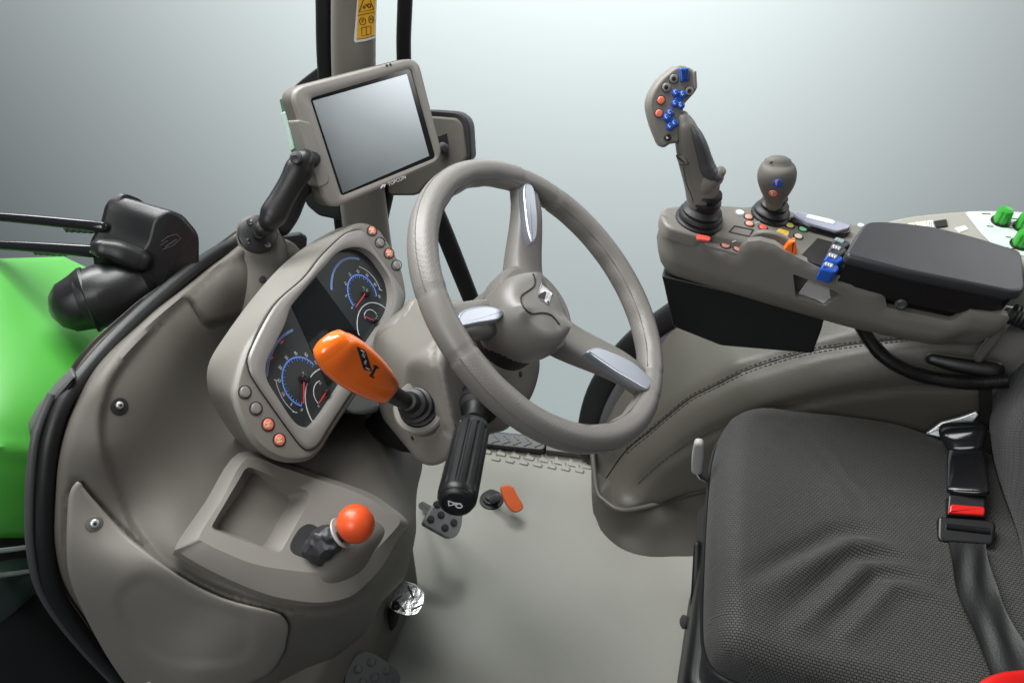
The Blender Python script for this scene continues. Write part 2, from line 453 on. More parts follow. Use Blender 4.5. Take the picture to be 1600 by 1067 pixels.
def circ_px(fr, a, b, c, n=40, h=0, ext=(0, 0)):
    """arc through three photo points on a plane -> local points"""
    A, B, Cc = [Vector(fr.px(*p, h)) for p in (a, b, c)]
    d = 2*(A.x*(B.y-Cc.y)+B.x*(Cc.y-A.y)+Cc.x*(A.y-B.y))
    ux = (A.length_squared*(B.y-Cc.y)+B.length_squared*(Cc.y-A.y)+Cc.length_squared*(A.y-B.y))/d
    uy = (A.length_squared*(Cc.x-B.x)+B.length_squared*(A.x-Cc.x)+Cc.length_squared*(B.x-A.x))/d
    o = Vector((ux, uy)); r = (A-o).length
    an = [math.atan2(*(p-o).yx) for p in (A, B, Cc)]
    a0 = an[0]; d1 = (an[1]-a0) % (2*math.pi); d2 = (an[2]-a0) % (2*math.pi)
    sw = d2 if d1 < d2 else d2-2*math.pi
    return o, r, [(o.x+r*math.cos(a0+sw*k/n), o.y+r*math.sin(a0+sw*k/n)) for k in range(n+1)], a0, sw
def flat(fr, pts, w, h=.0008, th=.0005):
    """ribbon in a plane's own metres"""
    A = [Vector(p) for p in pts]; N = len(A); V = []; G = []
    for i in range(N):
        T = (A[min(i+1, N-1)]-A[max(i-1, 0)]).normalized(); n = Vector((-T.y, T.x))*(w/2)
        for q, hh in ((A[i]+n, h), (A[i]-n, h), (A[i]-n, h-th), (A[i]+n, h-th)): V.append(fr.w(q.x, q.y, hh))
    for i in range(N-1):
        for k in range(4): G.append((4*i+k, 4*i+(k+1) % 4, 4*i+4+(k+1) % 4, 4*i+4+k))
    return V, G+[(0, 1, 2, 3), (4*N-4, 4*N-3, 4*N-2, 4*N-1)]
# ================================================================== SETTING
def structure(o): o['kind'] = 'structure'; return o
structure(emit('backdrop', [box((-11, 3.6, -6), (11, 3.8, 5), .0)], M['backdrop']))
fl_out = [at(x, y, 'Z', 0) for x, y in ((1250, 1250), (1110, 800), (925, 722), (930, 708), (846, 695), (758, 692), (600, 660), (480, 800), (380, 1250))]
FLF = Frame((0, 1, 0), (0, 0, 1), (0, 1, 0))
nubs = []
for r, (xa, ya, xb, yb) in enumerate(((762, 704, 918, 727), (776, 715, 906, 733), (750, 716, 752, 717))):
    n = (8, 7, 1)[r]
    for k in range(n):
        x = xa+(xb-xa)*k/max(n-1, 1); y = ya+(yb-ya)*k/max(n-1, 1)
        p = FLF.px(x, y); c = Vector(p)
        nubs.append(prism(FLF, rnd([(c.x-.013, c.y+.014), (c.x-.011, c.y-.012), (c.x+.012, c.y-.012), (c.x+.012, c.y-.001), (c.x-.001, c.y+.002), (c.x-.004, c.y+.014)], .003, 2), 0, .005, .003, 3))
structure(emit('cab_floor', [prism(FLF, [FLF.loc(p) for p in fl_out], -.03, 0, .004, 2)]+nubs, M['floor']))
# ================================================================== HOOD
T_hood = thing('tractor_hood', 'bright green glossy hood panel with black louvred lower side, left of the dashboard', 'hood', (-1.0, .6, .3))
hf = field([(0, 405, 'X', -1.06), (110, 402, 'X', -1.04), (200, 470, 'X', -.93), (0, 550, 'X', -.95), (0, 700, 'X', -.87), (0, 835, 'X', -.875), (60, 700, 'X', -.85), (75, 835, 'X', -.85), (120, 600, 'X', -.87), (-150, 600, 'X', -1.0), (-150, 420, 'X', -1.15), (-150, 840, 'X', -.96), (300, 430, 'X', -.9)])
hood_o = [(-150, 412), (0, 404), (100, 401), (150, 425), (200, 462), (226, 482), (215, 505), (120, 700), (110, 834), (-150, 842)]
emit('hood_panel', [relief(hood_o, hf, 12, edge=(30, .012), feats=[groove([(-150, 688), (0, 698), (110, 712)], 12, -.006)], back=(-.05, .04, -.12))], M['green'], T_hood)
hs = [(-150, 840), (110, 832), (120, 900), (260, 1100), (-150, 1100)]
lo_f = lambda P: hf(P)+.015/1400
louv = [groove([(-150, 868+dy), (120, 850+dy)], 7, -.010) for dy in (-6, 34)]
emit('lower_side_panel', [relief(hs, lambda P: field([(0, 840, 'X', -.89), (80, 840, 'X', -.87), (0, 1000, 'X', -.87), (100, 1000, 'X', -.84), (240, 1090, 'X', -.80), (-150, 1000, 'X', -.98)])(P), 10, feats=louv, back=(-.03, .04, -.1))], M['black'], T_hood)
for dy in (0, 38):
    emit('chrome_strip', [along([(-150, 870+dy), (0, 860+dy), (70, 850+dy)], .0035, lambda x, y, o=0: CAM+ray(x, y)*tof(x, y, 'X', -.855), sm=4)], M['steel'], T_hood)
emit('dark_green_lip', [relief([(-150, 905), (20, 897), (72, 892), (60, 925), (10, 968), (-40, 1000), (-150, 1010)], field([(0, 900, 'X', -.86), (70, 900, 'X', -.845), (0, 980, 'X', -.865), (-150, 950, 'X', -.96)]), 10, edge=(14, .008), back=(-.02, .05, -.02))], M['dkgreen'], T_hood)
# ================================================================== WINDSCREEN SEAL
seal_px = [(395, 368), (368, 382), (330, 402), (280, 440), (222, 490), (160, 552), (105, 622), (82, 680), (73, 740), (70, 800), (72, 862), (88, 930), (140, 1005), (215, 1085), (260, 1120)]
T_seal = thing('windscreen_seal', 'black rubber windscreen seal curving around the left edge of the dashboard', 'rubber seal', at(70, 800, 'X', -.775))
sp = lambda x, y, o=0: CAM+ray(x, y)*tof(x, y, 'X', -.775)
emit('rubber_lip', [along([(x-1, y-1) for x, y in seal_px], .0112, sp, sm=5, n=14)], M['rubber'], T_seal)
emit('frit_band', [tube([sp(x-12, y-3)+Vector((-.012, 0, 0)) for x, y in cr(seal_px[6:], 4, False)], .006, 10)], M['dkgrey'], T_seal)
TF = Frame(at(70, 660, 'X', -.79), (.75, -.6, .25))
emit('corner_cover', [slab(TF, [(47, 674), (62, 648), (90, 612), (116, 586), (122, 590), (94, 624), (82, 668), (74, 700), (51, 707)], -.03, 0, .004, 3, rp=5)], M['dkgrey'], T_seal)
emit('corner_cover', [slab(TF, [(51, 709), (74, 704), (84, 690), (80, 800), (66, 786)], -.03, -.002, .004, 3, rp=5)], M['black'], T_seal)
# ================================================================== DASHBOARD CONSOLE
T_dash = thing('dashboard_console', 'large taupe dashboard console with storage tray and screwed-on side cover', 'dashboard', at(240, 1080, 'X', -.72))
PF = Frame((-.61, .645, .68), (.5, 0, .87), (0, 1, 0))        # plate carrying tray and lever
def pt(x, y, h): return (x, y, PF.t(x, y, h))
dash_c = [(375, 378, 'X', -.76), (300, 430, 'X', -.76), (215, 490, 'X', -.76), (110, 640, 'X', -.755), (85, 760, 'X', -.755), (85, 850, 'X', -.75), (110, 920, 'X', -.745), (150, 980, 'X', -.74), (240, 1080, 'X', -.70),
 (260, 500, 'X', -.735), (180, 610, 'X', -.72), (165, 700, 'X', -.71), (200, 800, 'X', -.69), (350, 440, 'X', -.73), (450, 400, 'X', -.72), (500, 520, 'X', -.71), (420, 600, 'X', -.70),
 (280, 863, 'X', -.606), pt(394, 920, -.006), pt(498, 941, -.006), pt(576, 904, -.006), pt(629, 825, -.006), pt(580, 777, -.016), pt(441, 726, -.016), (372, 709, 'X', -.640), pt(450, 830, -.03), pt(350, 800, -.03),
 (200, 900, 'X', -.665), (300, 970, 'X', -.60), (420, 1000, 'X', -.50), (300, 1060, 'X', -.61), (480, 1050, 'X', -.50), (560, 980, 'X', -.425), (600, 930, 'X', -.405),
 (645, 860, 'X', -.395), (650, 790, 'X', -.42), (660, 730, 'X', -.45), (600, 700, 'X', -.485), (540, 690, 'X', -.53), (600, 640, 'X', -.54)]
dash_f = field(dash_c, 1.5e-3)
dash_o = cr([(392, 368), (430, 372), (470, 392), (520, 500), (560, 560), (596, 618), (622, 662), (644, 698), (660, 722), (652, 765), (650, 800), (650, 830), (642, 870), (630, 905), (611, 925), (594, 945), (572, 986), (529, 1022), (494, 1047), (440, 1085), (330, 1130), (262, 1110), (215, 1070), (150, 985), (104, 915), (88, 850), (86, 790), (92, 715), (115, 640), (165, 566), (222, 505), (290, 448), (345, 405)], 5)
crease = [(365, 405), (320, 438), (240, 512), (180, 587), (165, 625), (158, 660), (163, 710), (182, 768), (212, 828), (250, 870), (310, 905), (400, 940), (500, 958), (580, 930), (640, 850), (700, 760), (760, 600), (600, 420), (450, 380)]
acc_o = [(118, 754), (127, 755), (134, 766), (175, 812), (210, 846), (280, 899), (350, 934), (420, 953), (440, 961), (450, 977), (447, 1000), (442, 1020), (422, 1050), (390, 1068), (320, 1110), (240, 1112), (200, 1072), (163, 1018), (128, 952), (108, 900), (104, 846), (107, 778)]
acc_s = cr(acc_o, 4)
def back_dash(p):
    k = max(.02, min(.3, (p.x+.80)*.9)); return p+Vector((-k, k*.35, 0))
feats = [plateau(cr(crease, 4), 12, .014), groove([(288, 466), (300, 475), (308, 490), (319, 505), (330, 508), (366, 499), (400, 492)], 4, .007),
         plateau([(288, 468), (302, 476), (319, 505), (332, 508), (366, 499), (430, 480), (440, 380), (380, 395)], 10, -.008),
         groove([(430, 722), (460, 733), (500, 748), (545, 762), (580, 777), (612, 797), (632, 812)], 4, .007), groove(acc_o, 6, .006, True)]
o_dash = emit('dash_shell', [relief(dash_o, dash_f, 5.5, edge=(16, .022), feats=feats, back=back_dash)], M['beige_dk'], T_dash, ang=50)
# side access cover
grip = [(228, 902), (285, 932), (350, 950), (383, 962), (394, 984), (390, 1018), (352, 1036), (262, 1032), (200, 985), (185, 930)]
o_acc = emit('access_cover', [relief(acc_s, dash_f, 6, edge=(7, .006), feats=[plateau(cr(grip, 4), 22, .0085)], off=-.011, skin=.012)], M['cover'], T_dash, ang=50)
def screw(x, y, parent, sf, r=7):
    s = emit('screw', [disc(x, y, r, sf, 0, .004, 18, .35)], M['steel'], parent)
    emit('hex_socket', [disc(x, y, r*.42, sf, .0042, .0004, 6, .1)], M['ink'], s)
    return s
emit('screw_recess', [disc(147, 818, 13, o_acc, -.0012, .0022, 24, .12)], M['beige_dk'], T_dash)
screw(148, 817, T_dash, o_acc)
emit('screw_recess', [disc(187, 635, 14, o_dash, -.001, .0018, 24, .12)], M['seam'], T_dash)
screw(186, 633, T_dash, o_dash, 6)
screw(233, 1068, T_dash, o_acc, 6)
# plate with tray
foot = [(372, 708), (440, 722), (500, 742), (545, 757), (582, 772), (612, 792), (632, 808), (638, 822), (622, 842), (600, 880), (576, 908), (545, 932), (498, 941), (440, 934), (394, 920), (333, 893), (284, 865), (276, 850), (320, 785)]
topo = [(386, 716), (440, 730), (500, 750), (543, 764), (578, 779), (604, 796), (620, 808), (624, 818), (607, 838), (588, 858), (572, 872), (548, 888), (500, 894), (448, 890), (394, 880), (345, 860), (318, 846), (312, 836), (347, 780)]
hole = rnd([(386, 727), (482, 768), (486, 778), (437, 865), (328, 826)], [10, 8, 8, 10, 10], 4)
bot = rnd([(400, 742), (440, 776), (441, 784), (402, 852), (340, 822)], [8, 6, 6, 8, 8], 4)
H1 = .020
mid = [(a[0]*.35+b[0]*.65, a[1]*.35+b[1]*.65) for a, b in zip(foot, topo)]
L0 = [PF.w(*PF.px(x, y, 0), -.016) for x, y in cr(foot, 5)]; L1 = [PF.P(x, y, 0) for x, y in cr(foot, 5)]; L2 = [PF.P(x, y, H1*.72) for x, y in cr(mid, 5)]; L3 = [PF.P(x, y, H1*.97) for x, y in cr([(a[0]*.9+b[0]*.1, a[1]*.9+b[1]*.1) for a, b in zip(topo, mid)], 5)]
L4 = [PF.P(x, y, H1) for x, y in cr(topo, 5)]
rim = loft([L0, L1, L2, L3, L4], True, False)
P2, F2, _ = grid([PF.px(x, y, H1) for x, y in cr(topo, 5)], .012, [[PF.px(x, y, H1) for x, y in hole]])
topface = ([PF.w(u, v, H1) for u, v in P2], F2)
hl = [PF.px(x, y, H1) for x, y in hole]
hr = [PF.w(u, v, H1) for u, v in hl]; hb = [PF.P(x, y, -.028) for x, y in bot]
hm = [a.lerp(b, .06)+PF.n*.0012 for a, b in zip(hr, hb)]
tray = loft([hr, hm, [a.lerp(b, .9) for a, b in zip(hr, hb)], hb], False, True)
o_plate = emit('tray_panel', [rim, topface], M['beige'], T_dash, ang=35)
emit('storage_tray', [tray], M['beige'], T_dash, ang=60)
# mount pedestal behind the cluster
emit('mount_pedestal', [vloft([(404, 362, 'X', -.745, 34, .030), (408, 390, 'X', -.742, 40, .036), (405, 425, 'X', -.738, 44, .038), (392, 460, 'X', -.735, 38, .03), (380, 485, 'X', -.735, 26, .02)], .8, 24)], M['beige_dk'], T_dash)
emit('bolt_hole', [disc(410, 437, 6, GEO and list(GEO)[-1], .0003, .0012, 16, .2)], M['ink'], T_dash)
# far wing of the dash to the right of the cluster
emit('dash_wing', [relief(cr([(590, 470), (640, 484), (668, 505), (690, 530), (668, 565), (640, 600), (600, 640), (540, 640), (530, 560)], 4), field([(600, 480, 'X', -.60), (690, 530, 'X', -.56), (640, 600, 'X', -.52), (540, 640, 'X', -.53), (540, 560, 'X', -.6)]), 8, edge=(10, .008), back=(-.12, .03, -.05))], M['beige_lt'], T_dash)
emit('dash_wing_step', [relief(rnd([(590, 535), (640, 556), (655, 580), (620, 605), (575, 575)], 6), field([(600, 540, 'X', -.565), (650, 580, 'X', -.53), (600, 600, 'X', -.52), (575, 575, 'X', -.56)]), 8, edge=(6, .006), back=(-.06, .01, -.03))], M['beige'], T_dash)
emit('pedal_box', [box((-.78, .36, .002), (-.47, .90, .34), .03)], M['beige_dk'], T_dash)
# ================================================================== INSTRUMENT CLUSTER
CF = Frame((-.557, .82, .7765), (.848, 0, .53), (0, 1, 0))
T_cl = thing('instrument_cluster', 'tilted instrument cluster with two round gauges and eight round side buttons', 'instrument panel', CF.w(0, 0, -.1))
Fp = [(571, 347), (591, 355), (611, 383), (627, 414), (636, 454), (634, 478), (612, 535), (594, 565), (526, 668), (502, 706), (478, 720), (438, 718), (398, 690), (370, 632), (369, 596), (390, 535), (430, 487), (477, 433), (536, 366), (555, 350)]
Bp = [(538, 358), (560, 372), (580, 395), (595, 425), (600, 455), (596, 480), (570, 530), (550, 555), (480, 655), (455, 690), (430, 713), (395, 716), (360, 675), (335, 635), (324, 602), (327, 566), (352, 524), (398, 462), (448, 408), (508, 366)]
Fs = [CF.px(x, y) for x, y in cr(Fp, 5)]
Bs = [at(x, y, 'X', -.665) for x, y in cr(Bp, 5)]
if area(Fs) < 0: Fs = Fs[::-1]; Bs = Bs[::-1]
fr0 = [CF.w(u, v, -.008) for u, v in Fs]
mids = [[(a.lerp(b, k)+CF.n*.008*math.sin(math.pi*k)) for a, b in zip(Bs, fr0)] for k in (0, .12, .35, .65, .88)]
cap = [[CF.w(u, v, h) for u, v in inset(Fs, d)] for d, h in ((0, -.008), (.0012, -.0045), (.004, -.0015), (.008, 0))]
emit('housing', [loft(mids+cap[:3], True, False)], M['beige'], T_cl, ang=50)
bz = [(552, 361), (568, 361), (581, 384), (603, 414), (627, 449), (632, 466), (624, 490), (601, 530), (585, 560), (519, 661), (500, 692), (489, 701), (477, 699), (457, 675), (402, 597), (391, 573), (393, 548), (430, 478), (477, 434), (505, 399), (536, 369)]
op = [(544, 386), (568, 386), (587, 400), (610, 434), (615, 462), (610, 487), (590, 517), (574, 541), (508, 644), (493, 662), (481, 669), (465, 665), (453, 651), (418, 597), (414, 580), (418, 560), (446, 505), (453, 479), (489, 435), (509, 414), (524, 396)]
bzl = [CF.px(x, y, .004) for x, y in cr(bz, 5)]; opl = [CF.px(x, y, .004) for x, y in rnd(op, 12, 4)]
emit('housing_front', [ring(CF, inset(Fs, .0038), inset(bzl, -.0002), -.012, -.0002, -.012, .0022)], M['beige'], T_cl, ang=45)
emit('bezel_gap', [ring(CF, inset(bzl, -.0016), inset(bzl, .003), -.004, .0007, -.004, .0003)], M['seam'], T_cl)
emit('bezel', [ring(CF, bzl, opl, -.012, .0055, -.011, .004)], M['bezel'], T_cl, ang=45)
DH = -.0105
face_l = inset([CF.px(x, y, .004) for x, y in rnd(op, 12, 4)], -.004)
emit('gauge_face', [prism(CF, face_l, DH-.004, DH, 0)], M['dash'], T_cl)
DF = Frame(CF.w(0, 0, DH), CF.n, (0, 1, 0))
emit('centre_display', [prism(DF, [DF.px(x, y) for x, y in ((455, 478), (494, 433), (571, 538), (512, 604))], -.001, .0009, .0003, 1)], M['lcd'], T_cl)
def gauge(inner, outer, scale, big, hub, npos, nend, small, sneed, nums, label, unit):
    o, r, pts, a0, sw = circ_px(DF, *inner)
    blue = [flat(DF, pts, .0022)]
    for k in range(25):
        a = a0+sw*k/24; L = .004 if k % 2 else .006
        blue.append(flat(DF, [(o.x+(r-.001)*math.cos(a), o.y+(r-.001)*math.sin(a)), (o.x+(r-L)*math.cos(a), o.y+(r-L)*math.sin(a))], .0006))
    o2, r2, pts2, b0, bs = circ_px(DF, *outer)
    blue.append(flat(DF, pts2, .0024))
    white = [flat(DF, [(o2.x+(r2-.0022)*math.cos(b0+bs*k/20), o2.y+(r2-.0022)*math.sin(b0+bs*k/20)) for k in range(21)], .0005)]
    white.append(flat(DF, circ_px(DF, *scale)[2], .0009)); 
    for p in (scale[0], scale[2]):
        u, v = DF.px(*p); white.append(flat(DF, [(u-.003, v-.002), (u+.004, v+.003)], .0011))
    white.append(flat(DF, circ_px(DF, *big)[2], .0016)); white.append(flat(DF, circ_px(DF, *small)[2], .0012))
    for i, t in enumerate(nums):
        a = a0+sw*i/(len(nums)-1); V, G = glyph(t); s = .0072; cx, cy = o.x+(r+.0062)*math.cos(a), o.y+(r+.0062)*math.sin(a)
        white.append(([DF.w(cx+v*s*0+u*s, cy+v*s, .0008) for u, v in V], G))
    V, G = glyph(unit); white.append(([DF.w(o.x+u*.005-.004, o.y+v*.005+.012, .0008) for u, v in V], G))
    u, v = DF.px(*small[1]); V, G = glyph('E'); 
    for q, tx in ((small[0], 'H'), (small[2], 'C')):
        u, v = DF.px(*q); V, G = glyph(tx); white.append(([DF.w(u+a*.0055+.003, v+b*.0055-.003, .0008) for a, b in V], G))
    ga = emit('gauge_scale', blue, M['gblue'], T_cl); emit('gauge_marks', white, M['gwhite'], T_cl)
    ax = DF.n
    for (h, e, w, rr) in ((hub, nend, .0022, .0075), (npos, sneed, .002, .005)):
        c = DF.P(*h, .004); d = DF.P(*e, .004); q = (c-d).cross(ax).normalized()*w*.5
        nd = emit('needle', [([c+q, c-q, d-q*.5, d+q*.5, c+q+ax*.0008, c-q+ax*.0008, d-q*.5+ax*.0008, d+q*.5+ax*.0008], [(0, 1, 2, 3), (4, 5, 6, 7), (0, 1, 5, 4), (1, 2, 6, 5), (2, 3, 7, 6), (3, 0, 4, 7)])], M['needle'], T_cl)
        emit('needle_hub', [lathe(DF.P(*h, 0), ax, [(rr, 0), (rr, .005), (rr*.85, .0075), (rr*.3, .0082)], 20)], M['gloss'], nd)
gauge(((489.6, 570), (440.4, 591), (471, 634)), ((457, 515), (430.6, 537), (416, 588)), ((430.6, 594), (439, 619), (460, 644)), ((503.7, 575), (482, 594), (489.6, 661)), (475, 592), (509, 613), (474, 630), ((496.7, 630), (489.6, 610.5), (499.5, 595)), (498, 630), ['70', '50', '40', '30', '20', '15', '10', '5', '0'], 'speed', 'km/h')
gauge(((588, 463), (543, 447.5), (552, 478)), ((561, 405), (529, 411), (517, 453)), ((563, 418), (582, 432), (593.6, 453)), ((605, 485), (563, 484), (568, 540)), (571, 458), (584, 501), (555.5, 480), ((569, 492.5), (578, 484), (588, 491)), (568.5, 493.5), ['35', '30', '25', '20', '15', '10', '5', '0'], 'rpm', 'x100')
for q in ((440, 535), (424, 560)): emit('warning_icon', [stroke([(q[0]-2.5, q[1]+2), (q[0]+3, q[1]-2.5)], 3, DF, .0008)], M['needle'], T_cl)
grp = None
for (x, y, r, c) in ((382.7, 612.5, 9, 'g'), (400, 638, 9, 'g'), (419, 663, 9, 'o'), (436.6, 687, 9, 'o'), (581.5, 360.5, 7, 'o'), (594, 379, 7, 'g'), (608, 396, 7, 'o'), (619.7, 414.5, 7, 'g')):
    b = emit('round_button', [disc(x, y, r, CF, 0, .0024, 24, .15)], M['btn_or' if c == 'o' else 'bezel'], T_cl)
    b['label'] = 'orange round button' if c == 'o' else 'plain grey round button'
    emit('button_ring', [stroke([(x+r*1.1*math.cos(a*.2618), y+r*1.13*math.sin(a*.2618)) for a in range(24)], 1.5, CF, .0006, closed=True)], M['seam'], b)
    if c == 'o': emit('button_symbol', [stroke([(x-r*.5, y-r*.3), (x, y-r*.1), (x+r*.4, y-r*.5)], 1.6, CF, .0030), stroke([(x-r*.4, y+r*.5), (x+r*.1, y+r*.1), (x+r*.5, y+r*.3)], 1.6, CF, .0030), stroke([(x-r*.1, y-r*.5), (x+r*.05, y+r*.5)], 1.3, CF, .0030)], M['btn_crm'], b)
# ================================================================== STEERING COLUMN
WF = Frame((-.201, .843, .905), (.661, .008, .75), (-.75, 0, .66))
e0 = at(697, 618, 'Y', .745)
PL = Frame(e0, (-.42, -.86, .25)); PR = Frame(e0, (.93, -.08, .36))
PT = Frame(at(655, 552, 'Y', .79), (-.45, -.35, .82))
def cowl_f(P):
    T = np.array([[p.t(x, y) for p in (PL, PR, PT)] for x, y in P]); k = 90.
    T2 = T*1e5; m = T2.max(1); return (m+np.log(np.exp((T2-m[:, None])*2.5).sum(1))/2.5)/1e5
T_col = thing('steering_column', 'taupe steering column cowl carrying the levers under the steering wheel', 'steering column', at(690, 720, 'Y', .8))
cowl_o = cr([(700, 505), (679, 525), (652, 546), (634, 567), (629, 596), (631, 640), (636, 668), (641, 697), (648, 714), (660, 724), (676, 727), (693, 722), (705, 710), (725, 690), (768, 678), (792, 670), (812, 648), (831, 618), (841, 588), (843, 562), (836, 540), (815, 520), (770, 505)], 4)
o_cowl = emit('cowl', [relief(cowl_o, cowl_f, 5, edge=(9, .010), feats=[groove([(644, 694), (670, 685), (696, 670), (702, 680)], 2.2, .005), groove([(683, 530), (677, 545), (676, 566)], 2, .004), groove([(693, 536), (687, 580), (693, 620), (700, 650), (712, 690)], 3, .003)], back=(-.10, .10, -.05))], M['beige'], T_col, ang=50)
emit('screw_hole', [disc(644.5, 684, 3.6, o_cowl, .0002, .001, 14, .2)], M['ink'], T_col)
emit('screw_hole', [disc(813, 584, 5, o_cowl, .0002, .001, 14, .2)], M['ink'], T_col)
emit('column_boot', [vloft([(668, 640, 'Y', .89, 46, .05), (640, 655, 'Y', .90, 52, .06), (612, 662, 'Y', .90, 34, .05), (596, 666, 'Y', .90, 22, .04)], .9, 28)], M['rubber'], T_col)
emit('hub_neck', [lathe(WF.w(0, 0, -.10), WF.n, [(.062, 0), (.062, .03), (.058, .05), (.052, .075)], 36)], M['wheel'], T_col)
# ================================================================== SHUTTLE LEVER (orange)
T_sh = thing('shuttle_lever', 'glossy orange paddle shuttle lever on the left of the steering column', 'lever', at(655, 636, 'Y', .74))
o_h = emit('handle', [vloft([(518, 541, 'Y', .638, 31, .015), (525, 549, 'Y', .641, 35, .019), (536, 558, 'Y', .648, 38, .021), (552, 570, 'Y', .657, 38, .022), (570, 583, 'Y', .667, 35, .021), (587, 596, 'Y', .677, 30, .019), (600, 606, 'Y', .686, 24, .017)], .66, 36)], M['orange'], T_sh)
emit('handle_label', [decal(rnd([(557, 541), (571, 548), (581, 580), (568, 577)], 2), o_h, .0006, .0004, 3)], M['ink'], T_sh)
emit('handle_print', [lettering('N', 567, 555, (6, 4), (3, -9), o_h, .0013), lettering('R', 570, 566, (6, 4), (3, -9), o_h, .0013), stroke([(563, 547), (569, 550)], 1.2, o_h, .0012), stroke([(571, 574), (577, 577)], 1.2, o_h, .0012)], M['white'], T_sh)
emit('handle_mark', [stroke([(588, 571), (579, 588)], 4, o_h, .0007), stroke([(583, 571), (591, 575)], 2.5, o_h, .0007), stroke([(577, 586), (584, 590)], 2.5, o_h, .0007)], M['ink'], T_sh)
emit('stem', [tube([at(603, 609, 'Y', .690), at(622, 621, 'Y', .708), at(645, 633, 'Y', .735)], [.014, .0125, .012], 16)], M['black'], T_sh)
gax = (at(618, 619, 'Y', .700)-surf(o_cowl)(654, 636)).normalized(); gb = surf(o_cowl)(655, 636); gb = gb+(CAM-gb).normalized()*.010
emit('gaiter', [lathe(gb, gax, [(.030, -.012), (.029, .004), (.024, .006), (.024, .012), (.027, .014), (.026, .019), (.021, .021), (.021, .027), (.023, .029), (.0215, .034), (.016, .037), (.0155, .046), (.013, .05)], 30)], M['rubber'], T_sh)
emit('mounting_ring', [lathe(gb, gax, [(.041, -.02), (.041, .000), (.038, .003), (.031, .003), (.030, -.02)], 36)], M['beige'], T_sh)
# ================================================================== MULTI-FUNCTION STALK (black)
T_st = thing('indicator_stalk', 'black ribbed stalk with white horn symbol, below the steering wheel', 'stalk', at(742, 632, 'Y', .755))
s0 = at(738, 668, 'Y', .735); s1 = at(714, 779, 'Y', .588); sx = (s1-s0).normalized(); sl = (s1-s0).length
gp = []
n = 84
prof = [(.012, -.045), (.0135, -.02), (.0185, -.008), (.0235, -.002), (.0250, .004), (.0256, .012)]+[(.0256+.0004*k/8, .014+(sl-.022)*k/8) for k in range(9)]+[(.0258, sl-.004), (.0255, sl), (.0230, sl+.004)]
side = sx.cross(Vector((0, 0, 1))).normalized(); b_ = sx.cross(side)
for i, (r, h) in enumerate(prof):
    rib = 6 <= i <= 14
    gp.append([s0+sx*h+(side*math.cos(2*math.pi*k/n)+b_*math.sin(2*math.pi*k/n))*(r-(.0022 if rib and (k % 7) in (0, 1) else 0)) for k in range(n)])
emit('grip', [loft(gp)], M['black'], T_st, ang=30)
emit('end_cap', [lathe(s1, sx, [(.0225, .000), (.0225, .007), (.020, .0095), (.0172, .0105), (.0172, .0085), (.006, .0095)], 32)], M['black'], T_st)
HF = Frame(s1+sx*.0098, sx, (0, 0, 1))
hc = proj(HF.w(0, 0, 0))
hu = (RT-sx*RT.dot(sx)).normalized(); hv = sx.cross(hu); hv = hv if hv.dot(UP) > 0 else -hv
HF.u = hu; HF.v = hv
hk = lambda pts, w_: flat(HF, [(u*.001, v*.001) for u, v in pts], w_*.001, .0006, .0004)
emit('horn_symbol', [hk([(-9, 5), (-3, 2.2), (-3, -1), (-9, -3.5), (-9, 5)], 1.6), hk([(-3, 1.8), (7, 1.2)], 1.6), hk([(-3, -.8), (2, -1)], 1.6), hk([(4+4*math.cos(k*.4), -2.6+3.2*math.sin(k*.4)) for k in range(17)], 1.6)], M['white'], T_st)
g0 = surf(o_cowl)(745, 632); g0 = g0+(CAM-g0).normalized()*.020
emit('gaiter', [lathe(g0, (s0-g0).normalized()*.6+(CAM-g0).normalized()*.4, [(.034, -.03), (.034, .004), (.031, .004), (.026, .006), (.026, .012), (.029, .014), (.028, .019), (.021, .022), (.020, .028), (.017, .031), (.0125, .05)], 30)], M['rubber'], T_st)
# ================================================================== STEERING WHEEL
T_w = thing('steering_wheel', 'taupe three-spoke steering wheel with perforated leather grips and silver spoke inserts', 'steering wheel', WF.w(0, 0, -.04))
RM = .225-.0190
def wang(x, y): u, v = WF.px(x, y); return math.atan2(v, u)
cut = [wang(*p) for p in ((805, 266), (845, 282), (1004, 577), (1014, 624), (735, 547), (699, 462))]
seg_sm = [(wang(806, 270), wang(862, 300)), (wang(699, 462), wang(735, 547)), (wang(1006, 579), wang(1013, 626))]
def indeg(a, s):
    a0, a1 = s; d = (a1-a0+math.pi) % (2*math.pi)-math.pi; q = (a-a0+math.pi) % (2*math.pi)-math.pi
    return (0 <= q <= d) if d > 0 else (d <= q <= 0)
NU, NV = 240, 28
V = []; G = []; mi = []
for i in range(NU):
    a = 2*math.pi*i/NU; sm_ = any(indeg(a, s) for s in seg_sm)
    edge_near = min(abs(((a-e+math.pi) % (2*math.pi))-math.pi) for s in seg_sm for e in s)
    for k in range(NV):
        b = 2*math.pi*k/NV; r = .0180+(.0004 if not sm_ else 0)-(.0012 if edge_near < .014 else 0)
        inner = max(0, -math.cos(b))
        r += .0008*math.cos(a*24)*inner**3*(0 if sm_ else 1)      # finger notches on the inside
        rr = RM+r*math.cos(b)*1.0; h = r*math.sin(b)*1.12
        V.append(WF.w(rr*math.cos(a), rr*math.sin(a), h))
for i in range(NU):
    j = (i+1) % NU; a = 2*math.pi*(i+.5)/NU; sm_ = any(indeg(a, s) for s in seg_sm)
    for k in range(NV):
        l = (k+1) % NV; G.append((i*NV+k, j*NV+k, j*NV+l, i*NV+l)); 
        b = 2*math.pi*(k+.5)/NV; mi.append(1 if (sm_ or abs(math.sin(b)) < .0) else 0)
o_rim = emit('rim', [(V, G)], None, T_w, ang=60, mats=[M['wleather'], M['wheel']], midx=mi)
